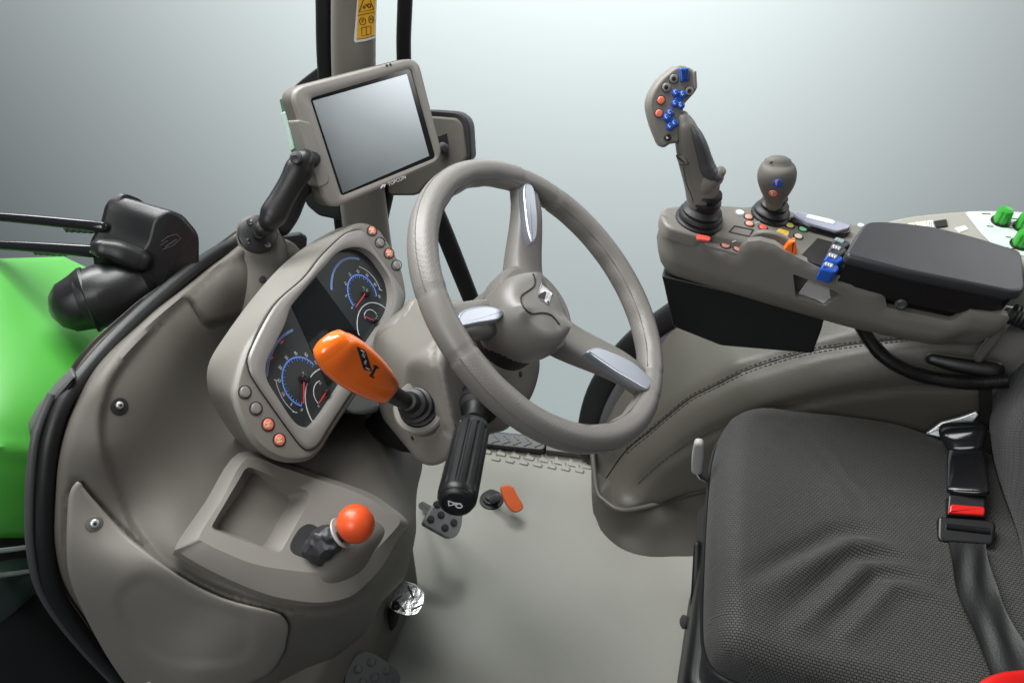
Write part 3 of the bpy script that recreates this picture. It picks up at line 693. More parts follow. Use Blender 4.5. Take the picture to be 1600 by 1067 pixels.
# seam stitched along the outside and inside of each leather grip
for b in (math.radians(25), math.radians(152)):
    pcs = []
    run = []
    for i in range(2*NU+1):
        a = math.pi*i/NU
        if any(indeg(a, s) for s in seg_sm):
            if len(run) > 3: pcs.append(tube(run, .0007, 5))
            run = []
        else: run.append(WF.w((RM+.0185*math.cos(b))*math.cos(a), (RM+.0185*math.cos(b))*math.sin(a), .0185*1.12*math.sin(b)))
    if len(run) > 3: pcs.append(tube(run, .0007, 5))
    emit('leather_seam', pcs, M['beige_dk'], T_w)
def spoke(a, hw0, hw1, th, r1=RM-.008):
    d = Vector((math.cos(a), math.sin(a))); p = Vector((-d.y, d.x)); lp = []
    for k in range(13):
        t = k/12; r = .03+(r1-.03)*t; h = -.034+.034*sstep(np.array([t*1.25-.1]))[0]; hw = hw0+(hw1-hw0)*t-.006*math.sin(math.pi*t)*0; tt = th*(1.1-.45*t)
        q = []
        for m in range(24):
            b = 2*math.pi*m/24; cu = math.copysign(abs(math.cos(b))**.55, math.cos(b)); sv = math.copysign(abs(math.sin(b))**.55, math.sin(b))
            q.append(WF.w(d.x*r+p.x*hw*cu, d.y*r+p.y*hw*cu, h+tt*sv-.006))
        lp.append(q)
    return loft(lp)
sa = [wang(822, 296), wang(706, 505), wang(1008, 598)]
ins = ([(821, 287), (830, 288), (836, 298), (839, 320), (841, 345), (839.5, 368), (834, 378), (828.7, 371), (824, 350), (821, 325), (819, 300)],
       [(715, 500), (721, 487), (735.5, 480), (752, 477.5), (767, 477.5), (783, 483), (788, 489), (780, 498.5), (765, 502), (751, 504), (731, 508), (720, 509)],
       [(933, 542), (953, 547), (990, 565), (1018, 592), (1016, 605), (1009, 608), (988, 596), (967, 584), (940, 566), (921, 552), (920, 547)])
for a, io, w in zip(sa, ins, ((.030, .021), (.030, .022), (.030, .022))):
    s = emit('spoke', [spoke(a, w[0], w[1], .021)], M['wheel'], T_w, ang=50)
    emit('spoke_insert', [slab(WF, io, .004, .0165, .0028, 4, smooth=4)], M['silver'], s, ang=35)
# hub
hb_l = []
for k, (r, h) in enumerate([(.066, -.058), (.068, -.035), (.066, -.022), (.060, -.018), (.0585, -.018)]): hb_l.append((r, h))
emit('hub_base', [lathe(WF.w(0, 0, 0), WF.n, hb_l, 48)], M['wheel'], T_w)
HC = WF.w(*WF.px(832, 488, .015), 0)
emit('hub_gap', [lathe(HC, WF.n, [(.0535, -.05), (.0535, -.014), (.02, -.013)], 40)], M['seam'], T_w)
cp = []
NH = 60
for (r, h) in [(.052, -.045), (.0545, -.012), (.0550, .006), (.0540, .016), (.0508, .025), (.045, .0315), (.036, .0355), (.024, .0375), (.012, .0382), (.001, .0383)]:
    q = []
    for k in range(NH):
        a = 2*math.pi*k/NH; lob = .0
        for c in sa: 
            dd = ((a-c+math.pi) % (2*math.pi))-math.pi; lob += math.exp(-(dd/.42)**2)
        rr = r*(1+.035*lob); w_ = sstep(np.array([(r-.022)/.03]))[0]
        q.append(HC+WF.u*(rr*math.cos(a))+WF.v*(rr*math.sin(a))+WF.n*(h+.011*lob**2*math.exp(-((r-.043)/.009)**2)-.0035*math.exp(-((r-.030)/.006)**2)))
    cp.append(q)
o_cap = emit('hub_cap', [loft(cp)], M['wheel'], T_w, ang=60)
emit('hub_seam', [along([(833, 428), (836, 437), (834.5, 447), (827, 453.5), (816.5, 460.5), (814, 466), (816, 476), (822, 485), (832, 490.5), (846, 489), (858, 491), (866, 497), (874, 507)], .0013, o_cap, .0001, 4, 6)], M['seam'], T_w)
bq = [(846, 443), (863, 458), (856, 477), (840, 464)]
emit('badge', [decal(bq, o_cap, .0010, .0015, 3)], M['white'], T_w)
emit('badge_print', [decal([(840.5, 463.5), (843.5, 459), (847, 458), (850, 456), (853, 457.5), (851.5, 463), (849.5, 470)], o_cap, .0014, .0004, 2), decal([(853, 472), (857, 470), (856, 476.5)], o_cap, .0014, .0004, 2), stroke([(846, 443), (863, 458), (856, 477), (840, 464)], .9, o_cap, .0014, closed=True)], M['ink'], T_w)
emit('badge_lettering', [lettering('DEUTZ', 854.2, 463, (1.4, -3.1), (-3.6, -2.6), o_cap, .0019), lettering('FAHR', 857.8, 466.2, (1.4, -3.1), (-3.6, -2.6), o_cap, .0019)], M['ink'], T_w)
# ================================================================== PEDALS
def pedal(name, label, out, fr, m, rings, arm, group=None):
    t = thing(name, label, 'pedal', fr.w(0, 0, -.02), group)
    p = emit('pedal_pad', [slab(fr, out, -.010, .004, .002, 3, rp=7)], m, t)
    for (x, y, r) in rings: emit('rubber_stud', [disc(x, y, r, fr, .004, .003, 20, .2), lathe(fr.P(x, y, .004), fr.n, [(.0052, 0), (.0052, .0046), (.003, .0046)], 14)], M['dkgrey'], p)
    emit('pedal_arm', [tube(arm, .010, 10)], M['black'], t)
    return t, p
b_fr = Frame(at(690, 812, 'Z', .19), (.55, -.25, .80), (0, 1, 0))
pedal('foot_pedal', 'black brake pedal with ring studs, partly behind the ribbed black stalk', [(660, 818), (678, 788), (690, 780), (724, 800), (721, 824), (714, 838), (702, 841)], b_fr, M['pedal'], [(673, 811, 6), (689, 804, 6), (695, 824, 6), (709, 816, 6), (683, 788, 6), (704, 797, 6)], [b_fr.P(690, 808, -.012), at(660, 790, 'X', -.55)])
c_fr = Frame(at(585, 1045, 'Z', .2), (.62, -.1, .78), (0, 1, 0))
pedal('foot_pedal', 'black clutch pedal with ring studs at the bottom edge below the dashboard', [(540, 1048), (556, 1022), (570, 1016), (588, 1022), (618, 1042), (627, 1056), (622, 1085), (600, 1110), (555, 1100), (538, 1070)], c_fr, M['dkgrey'], [(580, 1034, 6.5), (559, 1045, 6.5), (604, 1047, 6.5), (585, 1058, 6.5), (566, 1066, 6.5), (608, 1070, 6.5), (588, 1082, 6.5)], [c_fr.P(565, 1060, -.012), at(520, 1048, 'X', -.5), at(490, 1045, 'X', -.56)])
a_fr = Frame(at(636, 935, 'Z', .2), (.07, -.55, .83), (0, 1, 0))
t_a = thing('foot_pedal', 'shiny bare metal pedal plate sticking out below the dashboard edge', 'pedal', a_fr.w(0, 0, -.02))
o_a = emit('pedal_pad', [slab(a_fr, [(608, 948), (616, 916), (630, 907), (648, 912), (664, 926), (662, 944), (652, 960), (634, 962), (616, 956)], -.004, .0, .0015, 3, rp=5)], M['foil'], t_a)
emit('tread_rib', [stroke([(637, 915), (646, 934)], 3, a_fr, .0012, .002)], M['dkgrey'], t_a); emit('tread_rib', [stroke([(642, 953), (660, 944)], 3, a_fr, .0012, .002)], M['dkgrey'], t_a); emit('tread_rib', [stroke([(613, 941), (628, 930)], 3, a_fr, .0012, .002)], M['dkgrey'], t_a); emit('tread_rib', [stroke([(625, 946), (632, 956)], 3, a_fr, .0012, .002)], M['dkgrey'], t_a)
emit('pedal_arm', [vloft([(620, 945, 'X', -.45, 9, .012), (612, 970, 'X', -.47, 10, .012), (600, 985, 'X', -.5, 9, .012)], .7)], M['black'], t_a)
d_fr = Frame(at(800, 778, 'Z', .075), (.35, -.45, .82), (0, 1, 0))
T_d = thing('floor_pedal', 'small orange ribbed rubber foot pedal on a short stem on the floor', 'pedal', at(768, 782, 'Z', 0))
emit('pedal_pad', [slab(d_fr, [(783, 762), (790, 757), (800, 760), (812, 778), (818, 790), (815, 797), (806, 800), (797, 795), (788, 780)], -.012, .0, .004, 3, smooth=4)]+[stroke([(789+k*4.2, 766-k*1.6), (801+k*4.2, 793-k*1.2)], 2.2, d_fr, .0020, .003) for k in range(4)], M['pedal_or'], T_d)
emit('stem', [tube([at(768, 782, 'Z', .002), at(775, 776, 'Z', .045), d_fr.P(797, 777, -.012)], [.012, .008, .007], 12)], M['dkgrey'], T_d)
emit('floor_boot', [lathe(at(768, 781, 'Z', 0), (0, 0, 1), [(.030, 0), (.029, .003), (.022, .004), (.021, .012), (.017, .013), (.016, .022), (.010, .024)], 24)], M['rubber'], T_d)
# ================================================================== GEAR LEVER
T_g = thing('gear_lever', 'short lever with round red-orange ball knob and black boot beside the storage tray', 'lever', PF.P(495, 850, H1))
emit('slot', [slab(PF, [(453, 852), (460, 836), (472, 822), (490, 820), (525, 846), (537, 862), (534, 876), (522, 885), (500, 880), (478, 872), (458, 864)], H1-.004, H1+.0008, .0005, 2, smooth=4, ph=H1)], M['ink'], T_g)
gl0 = PF.P(492, 856, H1); gl1 = PF.P(492, 856, H1)+Vector((.035, -.006, .040)); kb = at(556, 818, 'Y', .578)
emit('boot', [crumple(vloft([(496, 858, 'Y', .552, 21, .020), (501, 853, 'Y', .553, 22, .021), (507, 846, 'Y', .556, 23, .020), (517, 841, 'Y', .560, 21, .018), (527, 835, 'Y', .564, 18, .016)], .7, 40, sub=6), .0045, 95)], M['pad'], T_g)
ax_g = (kb-at(520, 838, 'Y', .562)).normalized(); cb = at(531, 833, 'Y', .566)
emit('collar', [lathe(cb, ax_g, [(.0215, 0), (.0225, .0015), (.0215, .003), (.012, .003), (.012, .02)], 30)], M['ltgrey'], T_g)
emit('stem', [lathe(cb, ax_g, [(.012, 0), (.011, .012), (.0135, .022)], 24)], M['red_orange'], T_g)
R_ = 31.0*(kb-CAM).dot(FW)/F
emit('knob', [lathe(kb, ax_g, [(R_*math.sin(a), -R_*math.cos(a)*.94) for a in [math.pi*(k+.3)/19 for k in range(19)]], 36)], M['red_orange'], T_g, ang=80)
# ================================================================== WIPER
T_wi = thing('windscreen_wiper', 'black windscreen wiper motor housing with two arms above the green hood', 'wiper', at(220, 440, 'X', -.82))
WM = Frame(at(260, 410, 'X', -.80), (.72, -.62, .30))
wm = rnd([(238, 341), (262, 327), (286, 336), (312, 367), (312, 420), (278, 465), (247, 480), (229, 483), (220, 462), (217, 428), (212, 410), (215, 398), (229, 378)], [10, 8, 10, 12, 12, 8, 8, 6, 6, 8, 4, 6, 8], 4)
wl = [WM.px(x, y) for x, y in wm]
if area(wl) < 0: wl = wl[::-1]
def sh(L, d, s): 
    c = sum((Vector(p) for p in L), Vector())/len(L); v = Vector((-.082, .004, .012))
    return [Vector(p)+v*d+(c-Vector(p))*s for p in L]
f0 = [WM.w(u, v) for u, v in wl]
fr_ = [[WM.w(u, v, h) for u, v in inset(wl, q)] for q, h in ((.0, -.006), (.0012, -.003), (.004, -.0008), (.007, 0))]
emit('motor_cover', [loft([sh(f0, 1.0, .03), sh(f0, .97, -.02), sh(f0, .90, -.02), sh(f0, .88, .04), sh(f0, .5, .02)]+fr_)], M['black'], T_wi, ang=40)
for q in ((231, 404), (236, 440), (250, 472)): emit('cover_screw', [disc(*q, 4.5, WM, .0, .002, 14)], M['dkgrey'], T_wi)
emit('embossed_mark', [stroke([(252, 378), (262, 370), (275, 366), (283, 372), (270, 384), (254, 390)], 1.6, WM, .0006), stroke([(258, 386), (276, 374)], 2, WM, .0006), stroke([(250, 384), (262, 376)], 1.5, WM, .0006)], M['dkgrey'], T_wi)
emit('lower_cover', [vloft([(126, 473, 'X', -.90, 45, .044), (134, 470, 'X', -.895, 48, .052), (137, 469, 'X', -.893, 52, .056), (142, 468, 'X', -.89, 52, .056), (145, 467, 'X', -.888, 48, .053), (165, 461, 'X', -.87, 50, .056), (190, 453, 'X', -.855, 48, .054), (210, 445, 'X', -.845, 42, .046), (226, 438, 'X', -.84, 30, .03)], .9, 40, sub=1)], M['black'], T_wi, ang=30)
emit('mounting_block', [vloft([(158, 388, 'X', -.868, 15, .022), (185, 394, 'X', -.853, 19, .03), (218, 408, 'X', -.83, 18, .03)], .6, 24)], M['black'], T_wi)
for (a, b, w0, w1) in (((-60, 334), (162, 355), 6, 9), ((-60, 380), (146, 393), 6, 10)):
    arm = emit('wiper_arm', [vloft([(a[0], a[1], 'X', -1.12, w0, .007), ((a[0]+b[0])*.5, (a[1]+b[1])*.5-1, 'X', -1.0, (w0+w1)/2, .008), (b[0], b[1], 'X', -.89, w1, .010)], .5, 16, sub=3)], M['gloss'], T_wi)
    q = [(85+k*.25*1.0, (360 if b[1] > 370 else 345)) for k in range(0)]
    y0 = 349 if b[1] < 370 else 384; x0 = 100 if b[1] < 370 else 52
    base = lambda x, y: at(x, y, 'X', -.93-(140-x)*.001)
    hel = [base(x0+k*.33, y0+k*.017)+Vector((.012, -.014, 0))+Vector((0, 0, .0045*math.sin(k*1.3)))+Vector((.002*math.cos(k*1.3), -.002*math.cos(k*1.3), 0)) for k in range(150)]
    emit('spring', [tube(hel, .0012, 5)], M['dkgrey'], arm)
# ================================================================== PILLAR, LABEL, FRAME
T_p = thing('cab_pillar', 'taupe front cab pillar with black rubber edges behind the monitor', 'pillar', at(570, 350, 'Y', 1.32))
o_p = emit('pillar_trim', [vloft([(556, -60, 'Y', 1.30, 36, .05), (553, 0, 'Y', 1.30, 35, .05), (553, 120, 'Y', 1.305, 34, .05), (560, 240, 'Y', 1.31, 35, .05), (570, 340, 'Y', 1.315, 36, .05), (580, 420, 'Y', 1.32, 36, .05)], .55, 32)], M['beige'], T_p, ang=60)
emit('rubber_edge', [vloft([(505, -60, 'Y', 1.33, 14, .03), (506, 0, 'Y', 1.33, 13, .03), (508, 110, 'Y', 1.335, 12, .03), (522, 240, 'Y', 1.34, 12, .03), (540, 400, 'Y', 1.345, 12, .03)], .6, 20)], M['rubber'], T_p)
emit('rubber_edge', [vloft([(612, 260, 'Y', 1.36, 9, .02), (606, 305, 'Y', 1.36, 9, .02), (597, 345, 'Y', 1.36, 9, .02), (585, 400, 'Y', 1.36, 9, .02)], .6, 16)], M['rubber'], T_p)
T_l = thing('warning_label', 'yellow warning sticker with triangle, P and N symbols on the cab pillar', 'sticker', o_p and at(572, 64, 'Y', 1.25))
ph_ = [surf(o_p)(*q) for q in ((562, 5), (584, 5), (573, 62))]; ln_ = (ph_[1]-ph_[0]).cross(ph_[2]-ph_[0])
LF = Frame(ph_[0], ln_ if ln_.dot(CAM-ph_[0]) > 0 else -ln_); LF.o = LF.o+LF.n*.005
lo = [(556, -40), (558, 0), (553, 63), (555, 67), (570, 65), (586, 60), (587, 56), (588, 0), (588, -42)]
emit('label_border', [decal(lo, LF, .0012, .0012, 8)], M['white'], T_l)
emit('label_field', [decal([(559, -38), (560, 0), (557.5, 62), (571, 60.5), (585, 56), (586.5, 0), (586.5, -38)], LF, .0018, .0006, 8)], M['label'], T_l)
S_ = lambda pts, w, **k: stroke(pts, w, LF, .0024, **k)
cc = lambda x, y, a, b: [(x+a*math.cos(k*.35), y+b*math.sin(k*.35)) for k in range(18)]
emit('label_print', [S_([(561, 19.5), (584, 15), (573, -14)], 1.6, closed=True), S_([(559, 24.8), (585.5, 19.5)], .9), S_([(557.5, 62), (571, 60.5), (585, 56)], .9), S_(cc(566.6, 34, 5, 5.6), .9, closed=True), S_(cc(580, 31, 4, 5.6), .9, closed=True), S_([(565, 44), (572.5, 42.5), (579.5, 41), (579.5, 53.5), (572.5, 55.3), (565.5, 57), (565, 44)], .9), S_([(572.5, 42.5), (572.5, 55)], .8), S_(cc(569, 12, 1.6, 1.6), 1.2, closed=True), S_(cc(577, 9.5, 2.4, 3), 1.5, closed=True), S_([(570, 9), (573, 7), (574, 11)], 1.4), lettering('P', 566.8, 34, (8, -1), (0, -9), LF, .0024), lettering('N', 580.2, 31, (6.5, -1.2), (0, -9), LF, .0024)], M['ink'], T_l)
T_fp = thing('door_frame_post', 'slim black door frame post seen through the left side of the steering wheel', 'post', at(735, 478, 'Y', 1.45))
emit('post', [vloft([(635, -60, 'Y', 1.45, 12, .02), (633, 0, 'Y', 1.45, 12, .02), (631, 90, 'Y', 1.45, 11.5, .02), (640, 190, 'Y', 1.45, 12, .02), (664, 285, 'Y', 1.45, 13, .02), (697, 370, 'Y', 1.45, 14, .02), (733, 460, 'Y', 1.45, 13, .02), (760, 530, 'Y', 1.45, 12, .02)], .6, 20)], M['rubber'], T_fp)
T_cl2 = thing('corner_fitting', 'black wedge-shaped corner lamp with pale green glass edge behind the monitor', 'fitting', at(480, 330, 'Y', 1.36))  # black bracket with the greenish windscreen glass edge; gives no light
KF = Frame(at(480, 230, 'Y', 1.33), (-.25, -.9, .3))
emit('fitting_body', [slab(KF, [(497, 103), (470, 124), (452, 140), (443, 154), (458, 236), (466, 285), (478, 322), (497, 338), (530, 345), (530, 110)], -.06, 0, .006, 3, rp=6)], M['black'], T_cl2)
emit('glass_edge', [slab(KF, [(436, 156), (445, 151), (464, 236), (455, 240)], -.03, .001, .002, 2, rp=2)], M['glassgreen'], T_cl2)
emit('glass_strip', [slab(KF, [(437, 178), (444, 174), (459, 234), (453, 237)], -.02, .0045, .002, 2, rp=3)], M['lens'], T_cl2)
T_lp = thing('latch_panel', 'taupe panel with black rubber edge and square latch hole, right of the monitor', 'panel', at(690, 300, 'Y', 1.38))
QF = Frame(at(690, 240, 'Y', 1.37), (.1, -.9, .4))
emit('rubber_edge', [slab(QF, [(640, 172), (676, 172), (716, 175), (730, 186), (734, 198), (737, 250), (700, 262), (640, 262)], -.05, -.004, .004, 3, rp=8)], M['rubber'], T_lp)
o_q = emit('panel', [slab(QF, [(630, 182), (680, 182), (715, 185), (723, 196), (730, 250), (700, 268), (670, 284), (652, 306), (606, 306), (600, 240)], -.05, 0, .005, 4, rp=9)], M['beige_dk'], T_lp)
emit('latch_hole', [slab(QF, [(684, 213), (698, 208), (702, 232), (690, 240)], -.001, .0012, .0004, 1)], M['ink'], T_lp)
emit('latch', [lathe(QF.P(691, 229, .001), (.6, -.7, .2), [(.009, 0), (.009, .016), (.0065, .018), (.003, .018)], 18)], M['dkgrey'], T_lp)
# ================================================================== MONITOR + ARM
MF = Frame((-.60, 1.15, .955), (.82, -.46, .34), (-.25, .17, .95))
T_m = thing('touch_monitor', 'rectangular taupe touch monitor with grey screen, tilted on a black arm', 'monitor', MF.P(570, 210, -.03))
mo = rnd([(452, 139), (652, 88), (693, 250), (513, 331)], [26, 22, 22, 26], 8)
ml = [MF.px(x, y) for x, y in mo]
sc_o = rnd([(484, 154), (642, 107), (681, 247), (533, 307)], 5, 4)
scl = [MF.px(x, y) for x, y in sc_o]
if area(ml) < 0: ml = ml[::-1]
emit('housing', [loft([[MF.w(u, v, h) for u, v in inset(ml, d)] for d, h in ((.03, -.062), (.012, -.058), (.002, -.045), (0, -.03), (0, -.012), (.0012, -.006))], True, False)], M['beige_dk'], T_m, ang=50)
emit('front_bezel', [ring(MF, inset(ml, .0005), scl, -.012, .0025, -.002, .0042)], M['beige_lt'], T_m, ang=50)
emit('glass_border', [prism(MF, inset(scl, -.002), -.006, -.0012, 0)], M['gloss'], T_m)
lcd = [(489, 158), (636, 116), (671, 244), (536, 302)]
emit('screen', [prism(MF, [MF.px(x, y) for x, y in lcd], -.004, -.0006, .0001, 1)], M['screen'], T_m)
emit('side_flap', [slab(MF, [(463, 187), (484, 191), (487, 198), (515, 277), (513, 287), (498, 294)], -.03, .0036, .0022, 3, rp=6)], M['beige_lt'], T_m)
for q in ((604.5, 103), (610, 101.5)): emit('indicator_light', [disc(*q, 2, MF, .0025, .0006, 10)], M['ink'], T_m)
emit('lettering', [lettering('TOPCON', 620, 282.5, (6.6, -2.95), (-2.4, -8), MF, .0036), stroke([(595, 294.5), (598, 290), (602, 288.2), (600, 292.5)], 2.2, MF, .0030)], M['white'], T_m)
T_a = thing('monitor_arm', 'black double-socket ball mount arm carrying the monitor', 'mounting arm', at(404, 375, 'X', -.735))
bd = (at(425, 345, 'X', -.715)-at(403, 365, 'X', -.735)).normalized(); bc = at(403, 366, 'X', -.725)
bax = Vector((.62, -.45, .64)).normalized()
emit('base_plate', [lathe(bc, bax, [(.032, -.006), (.032, .003), (.030, .0045), (.010, .0045), (.010, .012)], 36)], M['black'], T_a)
for k in range(4):
    a = k*1.571+.5; s1_ = bax.orthogonal().normalized(); s2_ = bax.cross(s1_)
    emit('bolt', [lathe(bc+(s1_*math.cos(a)+s2_*math.sin(a))*.0235, bax, [(.005, .004), (.005, .007), (.002, .0075)], 10)], M['chrome'], T_a)
emit('ball', [vloft([(410, 358, 'X', -.70, 13, .013), (420, 350, 'X', -.695, 15, .015)], 1, 18)], M['rubber'], T_a)
emit('socket_arm', [vloft([(421, 346, 'X', -.690, 17, .018), (428, 334, 'X', -.686, 21, .021), (440, 312, 'X', -.678, 19, .019), (455, 286, 'X', -.668, 19, .019), (468, 264, 'X', -.660, 22, .021), (476, 250, 'X', -.654, 17, .018)], .85, 28)], M['black'], T_a)
emit('socket_arm', [vloft([(440, 356, 'X', -.712, 14, .014), (452, 334, 'X', -.705, 16, .016), (466, 306, 'X', -.694, 14, .014), (480, 280, 'X', -.684, 16, .016), (490, 262, 'X', -.676, 13, .014)], .85, 24)], M['rubber'], T_a)
emit('clamp_bolt', [lathe(at(462, 247, 'X', -.652), (.35, -.9, .25), [(.009, -.01), (.009, .004), (.006, .006), (.003, .005)], 14)], M['dkgrey'], T_a)
emit('monitor_ball', [tube([at(480, 252, 'X', -.66), MF.P(520, 230, -.05)], .016, 14)], M['rubber'], T_a)
T_jb = thing('junction_box', 'small black box with white cable behind the monitor arm base', 'box', at(460, 385, 'X', -.78))
emit('case', [slab(Frame(at(460, 380, 'X', -.78), (.5, -.7, .4)), [(436, 370), (470, 366), (480, 372), (478, 400), (440, 402)], -.04, 0, .003, 2, rp=2)], M['black'], T_jb)
emit('cable', [tube([at(x, y, 'X', -.752) for x, y in cr([(436, 400), (444, 389), (454, 390), (462, 400), (462, 410)], 5, False)], .0022, 8)], M['white'], T_jb)
# ================================================================== SILL TREAD
T_s = thing('sill_tread', 'black chevron tread plate on the far door sill behind the stalk', 'tread plate', at(800, 690, 'Z', .02))
SF = Frame(at(800, 686, 'Z', .03), (0, -.25, .97), (0, 1, 0))
emit('tread_plate', [slab(SF, [(742, 668), (765, 673), (848, 681), (853, 686), (852, 700), (846, 703), (758, 694), (740, 690)], -.03, 0, .003, 2, rp=3)], M['black'], T_s)
chev = []
for k in range(5):
    x = 770+k*17; chev.append(stroke([(x, 677+k*1.6), (x+9, 686+k*1.2)], 2, SF, .0025, .002)); chev.append(stroke([(x+10, 687+k*1.2), (x-3, 691+k*1.5)], 2, SF, .0025, .002))
emit('chevron_rib', chev, M['dkgrey'], T_s)
emit('sill_end', [slab(SF, [(853, 684), (930, 694), (934, 712), (853, 703)], -.03, -.003, .003, 2)], M['trim'], T_s)
# ================================================================== WHEEL ARCH
T_f = thing('wheel_arch', 'padded leather wheel arch with double stitched seam behind the seat', 'wheel arch', at(970, 850, 'Z', 0))
ff = field([(970, 791, 'Y', 1.17), (1017, 789, 'Y', 1.185), (1096, 765, 'Y', 1.19), (935, 730, 'Y', 1.29), (928, 690, 'Y', 1.31), (955, 640, 'Y', 1.36), (1000, 565, 'Y', 1.43), (1050, 500, 'Y', 1.46), (1035, 655, 'Y', 1.26), (1080, 621, 'Y', 1.25), (1169, 577, 'Y', 1.24), (1281, 546, 'Y', 1.23), (1400, 532, 'Y', 1.22), (1100, 540, 'Y', 1.36), (1150, 520, 'Y', 1.36), (1250, 500, 'Y', 1.33), (1040, 727, 'Y', 1.20), (1123, 674, 'Y', 1.19), (1215, 637, 'Y', 1.18), (1390, 605, 'Y', 1.18), (1550, 600, 'Y', 1.18), (1550, 530, 'Y', 1.22), (1300, 720, 'Y', 1.17), (1500, 720, 'Y', 1.17), (1150, 560, 'Y', 1.27), (1250, 520, 'Y', 1.285)], 1e-3)
seam1 = [(930, 778), (945, 750), (978, 704), (1017, 672), (1049, 645), (1080, 621), (1120, 601), (1165, 579), (1225, 559), (1281, 546), (1340, 537), (1420, 528), (1540, 518)]
seam2 = [(985, 775), (998, 757), (1029, 728), (1075, 694), (1123, 670), (1215, 638), (1303, 618), (1390, 606), (1526, 601), (1590, 600)]
fo = cr([(950, 792), (934, 772), (930, 735), (935, 700), (955, 645), (985, 590), (1018, 545), (1055, 500), (1150, 480), (1300, 480), (1500, 500), (1620, 520), (1620, 640), (1600, 720), (1400, 760), (1200, 780), (1104, 765), (1017, 792), (975, 800)], 4)
o_f = emit('padded_panel', [relief(fo, ff, 8, edge=(14, .012), feats=[groove(seam1, 9, .010), groove(seam2, 8, .006)], back=(-.01, .08, -.02))], M['padleather'], T_f, ang=60)
off1 = lambda d: [(x, y+d) for x, y in seam1[1:]]
emit('stitch_line', stitches([(x, y-4) for x, y in seam1[2:]], o_f), M['stitch'], T_f)
emit('stitch_line', stitches([(x+1, y+4) for x, y in seam1[2:]], o_f), M['stitch'], T_f)
emit('stitch_line', stitches([(x, y-3) for x, y in seam2[1:]], o_f, r=.0009), M['stitch'], T_f)
emit('panel_seam', [along(seam1[1:], .0016, o_f, .0002, 5, 6)], M['seam'], T_f)
emit('arch_seal', [vloft([(1075, 478, 'Y', 1.47, 22, .03), (1040, 500, 'Y', 1.47, 20, .03), (1000, 530, 'Y', 1.46, 21, .03), (965, 570, 'Y', 1.45, 22, .03), (938, 615, 'Y', 1.42, 22, .03), (922, 665, 'Y', 1.38, 19, .03), (918, 705, 'Y', 1.36, 12, .03)], .7, 20)], M['rubber'], T_f)
emit('arch_lining', [vloft([(1090, 505, 'Y', 1.455, 17, .02), (1052, 530, 'Y', 1.445, 18, .02), (1014, 565, 'Y', 1.43, 19, .02), (978, 610, 'Y', 1.405, 18, .02), (952, 655, 'Y', 1.37, 14, .02), (938, 700, 'Y', 1.33, 8, .015)], .7, 20)], M['dkgrey'], T_f)
kick = cr([(926, 706), (930, 740), (934, 770), (950, 790), (975, 799), (1017, 792), (1104, 766), (1140, 760), (1140, 860), (1088, 868), (1017, 869), (970, 856), (939, 828), (927, 800), (924, 750)], 4)
emit('kick_skirt', [relief(kick, field([(926, 706, 'Z', .085), (934, 770, 'Z', .085), (975, 799, 'Z', .085), (1104, 766, 'Z', .085), (1017, 792, 'Z', .085), (1017, 869, 'Z', .001), (970, 856, 'Z', .001), (939, 828, 'Z', .001), (927, 800, 'Z', .001), (1088, 868, 'Z', .001), (924, 750, 'Z', .03), (1040, 840, 'Z', .028), (975, 830, 'Z', .03), (950, 806, 'Z', .045), (1040, 815, 'Z', .06)]), 6, back=(.02, .06, -.02))], M['trim'], T_f, ang=60)
kb_f = field([(926, 706, 'Z', .088), (934, 770, 'Z', .088), (975, 799, 'Z', .088), (1104, 766, 'Z', .088)])
emit('trim_bead', [tube([CAM+ray(x, y)*float(kb_f([(x, y)])[0]) for x, y in cr([(925, 690), (927, 722), (933, 768), (946, 783), (962, 794), (982, 797), (1017, 790), (1060, 777), (1104, 765), (1160, 752)], 4, False)], .0065, 10)], M['trim'], T_f)
# ================================================================== SEAT
T_se = thing('driver_seat', 'black mesh fabric driver seat with creased cushion and dark backrest', 'seat', (.33, .85, 0))
ZC = .535
SFr = Frame((0, 0, ZC), (0, 0, 1), (0, 1, 0))
so = [(1131, 664), (1119, 701), (1112, 775), (1108, 863), (1106, 950), (1111, 996), (1130, 1026), (1171, 1045), (1237, 1061), (1303, 1075), (1420, 1110), (1560, 1150), (1640, 1130), (1680, 900), (1650, 800), (1590, 735), (1530, 700), (1478, 687), (1456, 679), (1390, 658), (1303, 645), (1215, 639), (1171, 642), (1145, 651)]
sl_ = [SFr.px(x, y, -.025) for x, y in cr(so, 6)]
Pq, Fq, Lq = grid(sl_, .0065)
dd = dpoly(Pq, Lq[0])
def zpx(pts): return [SFr.px(x, y) for x, y in pts]
r_ = .05
q = np.clip(dd/r_, 0, 1); hz = -.055*(1-np.sqrt(np.maximum(0, 1-(1-q)**2)))
cen = SFr.px(1330, 850); hz += -.012*np.exp(-(((Pq[:, 0]-cen[0])/.16)**2+((Pq[:, 1]-cen[1])/.17)**2))+.012*np.exp(-((Pq[:, 0]-SFr.px(1160, 800)[0])/.06)**2)
def fold(pts, w, amp, asym=.55):
    global hz
    L = zpx(cr(pts, 5, False)); d, _, s = nearest(Pq, L, False)
    L2 = [(u-w*asym*1.9, v+w*asym*1.5) for u, v in L]; d2, _, s2 = nearest(Pq, L2, False)
    tp = lambda s: np.sin(np.pi*np.clip(s, 0, 1))**.8
    hz += amp*np.exp(-(d/w)**2)*tp(s) - amp*.9*np.exp(-(d2/(w*.9))**2)*tp(s2)
fold([(1170, 930), (1206, 912), (1250, 884), (1311, 852), (1335, 842), (1385, 846), (1450, 872)], .018, .0150)
fold([(1225, 992), (1256, 968), (1300, 930), (1338, 892), (1360, 880), (1420, 884), (1480, 905)], .017, .0160)
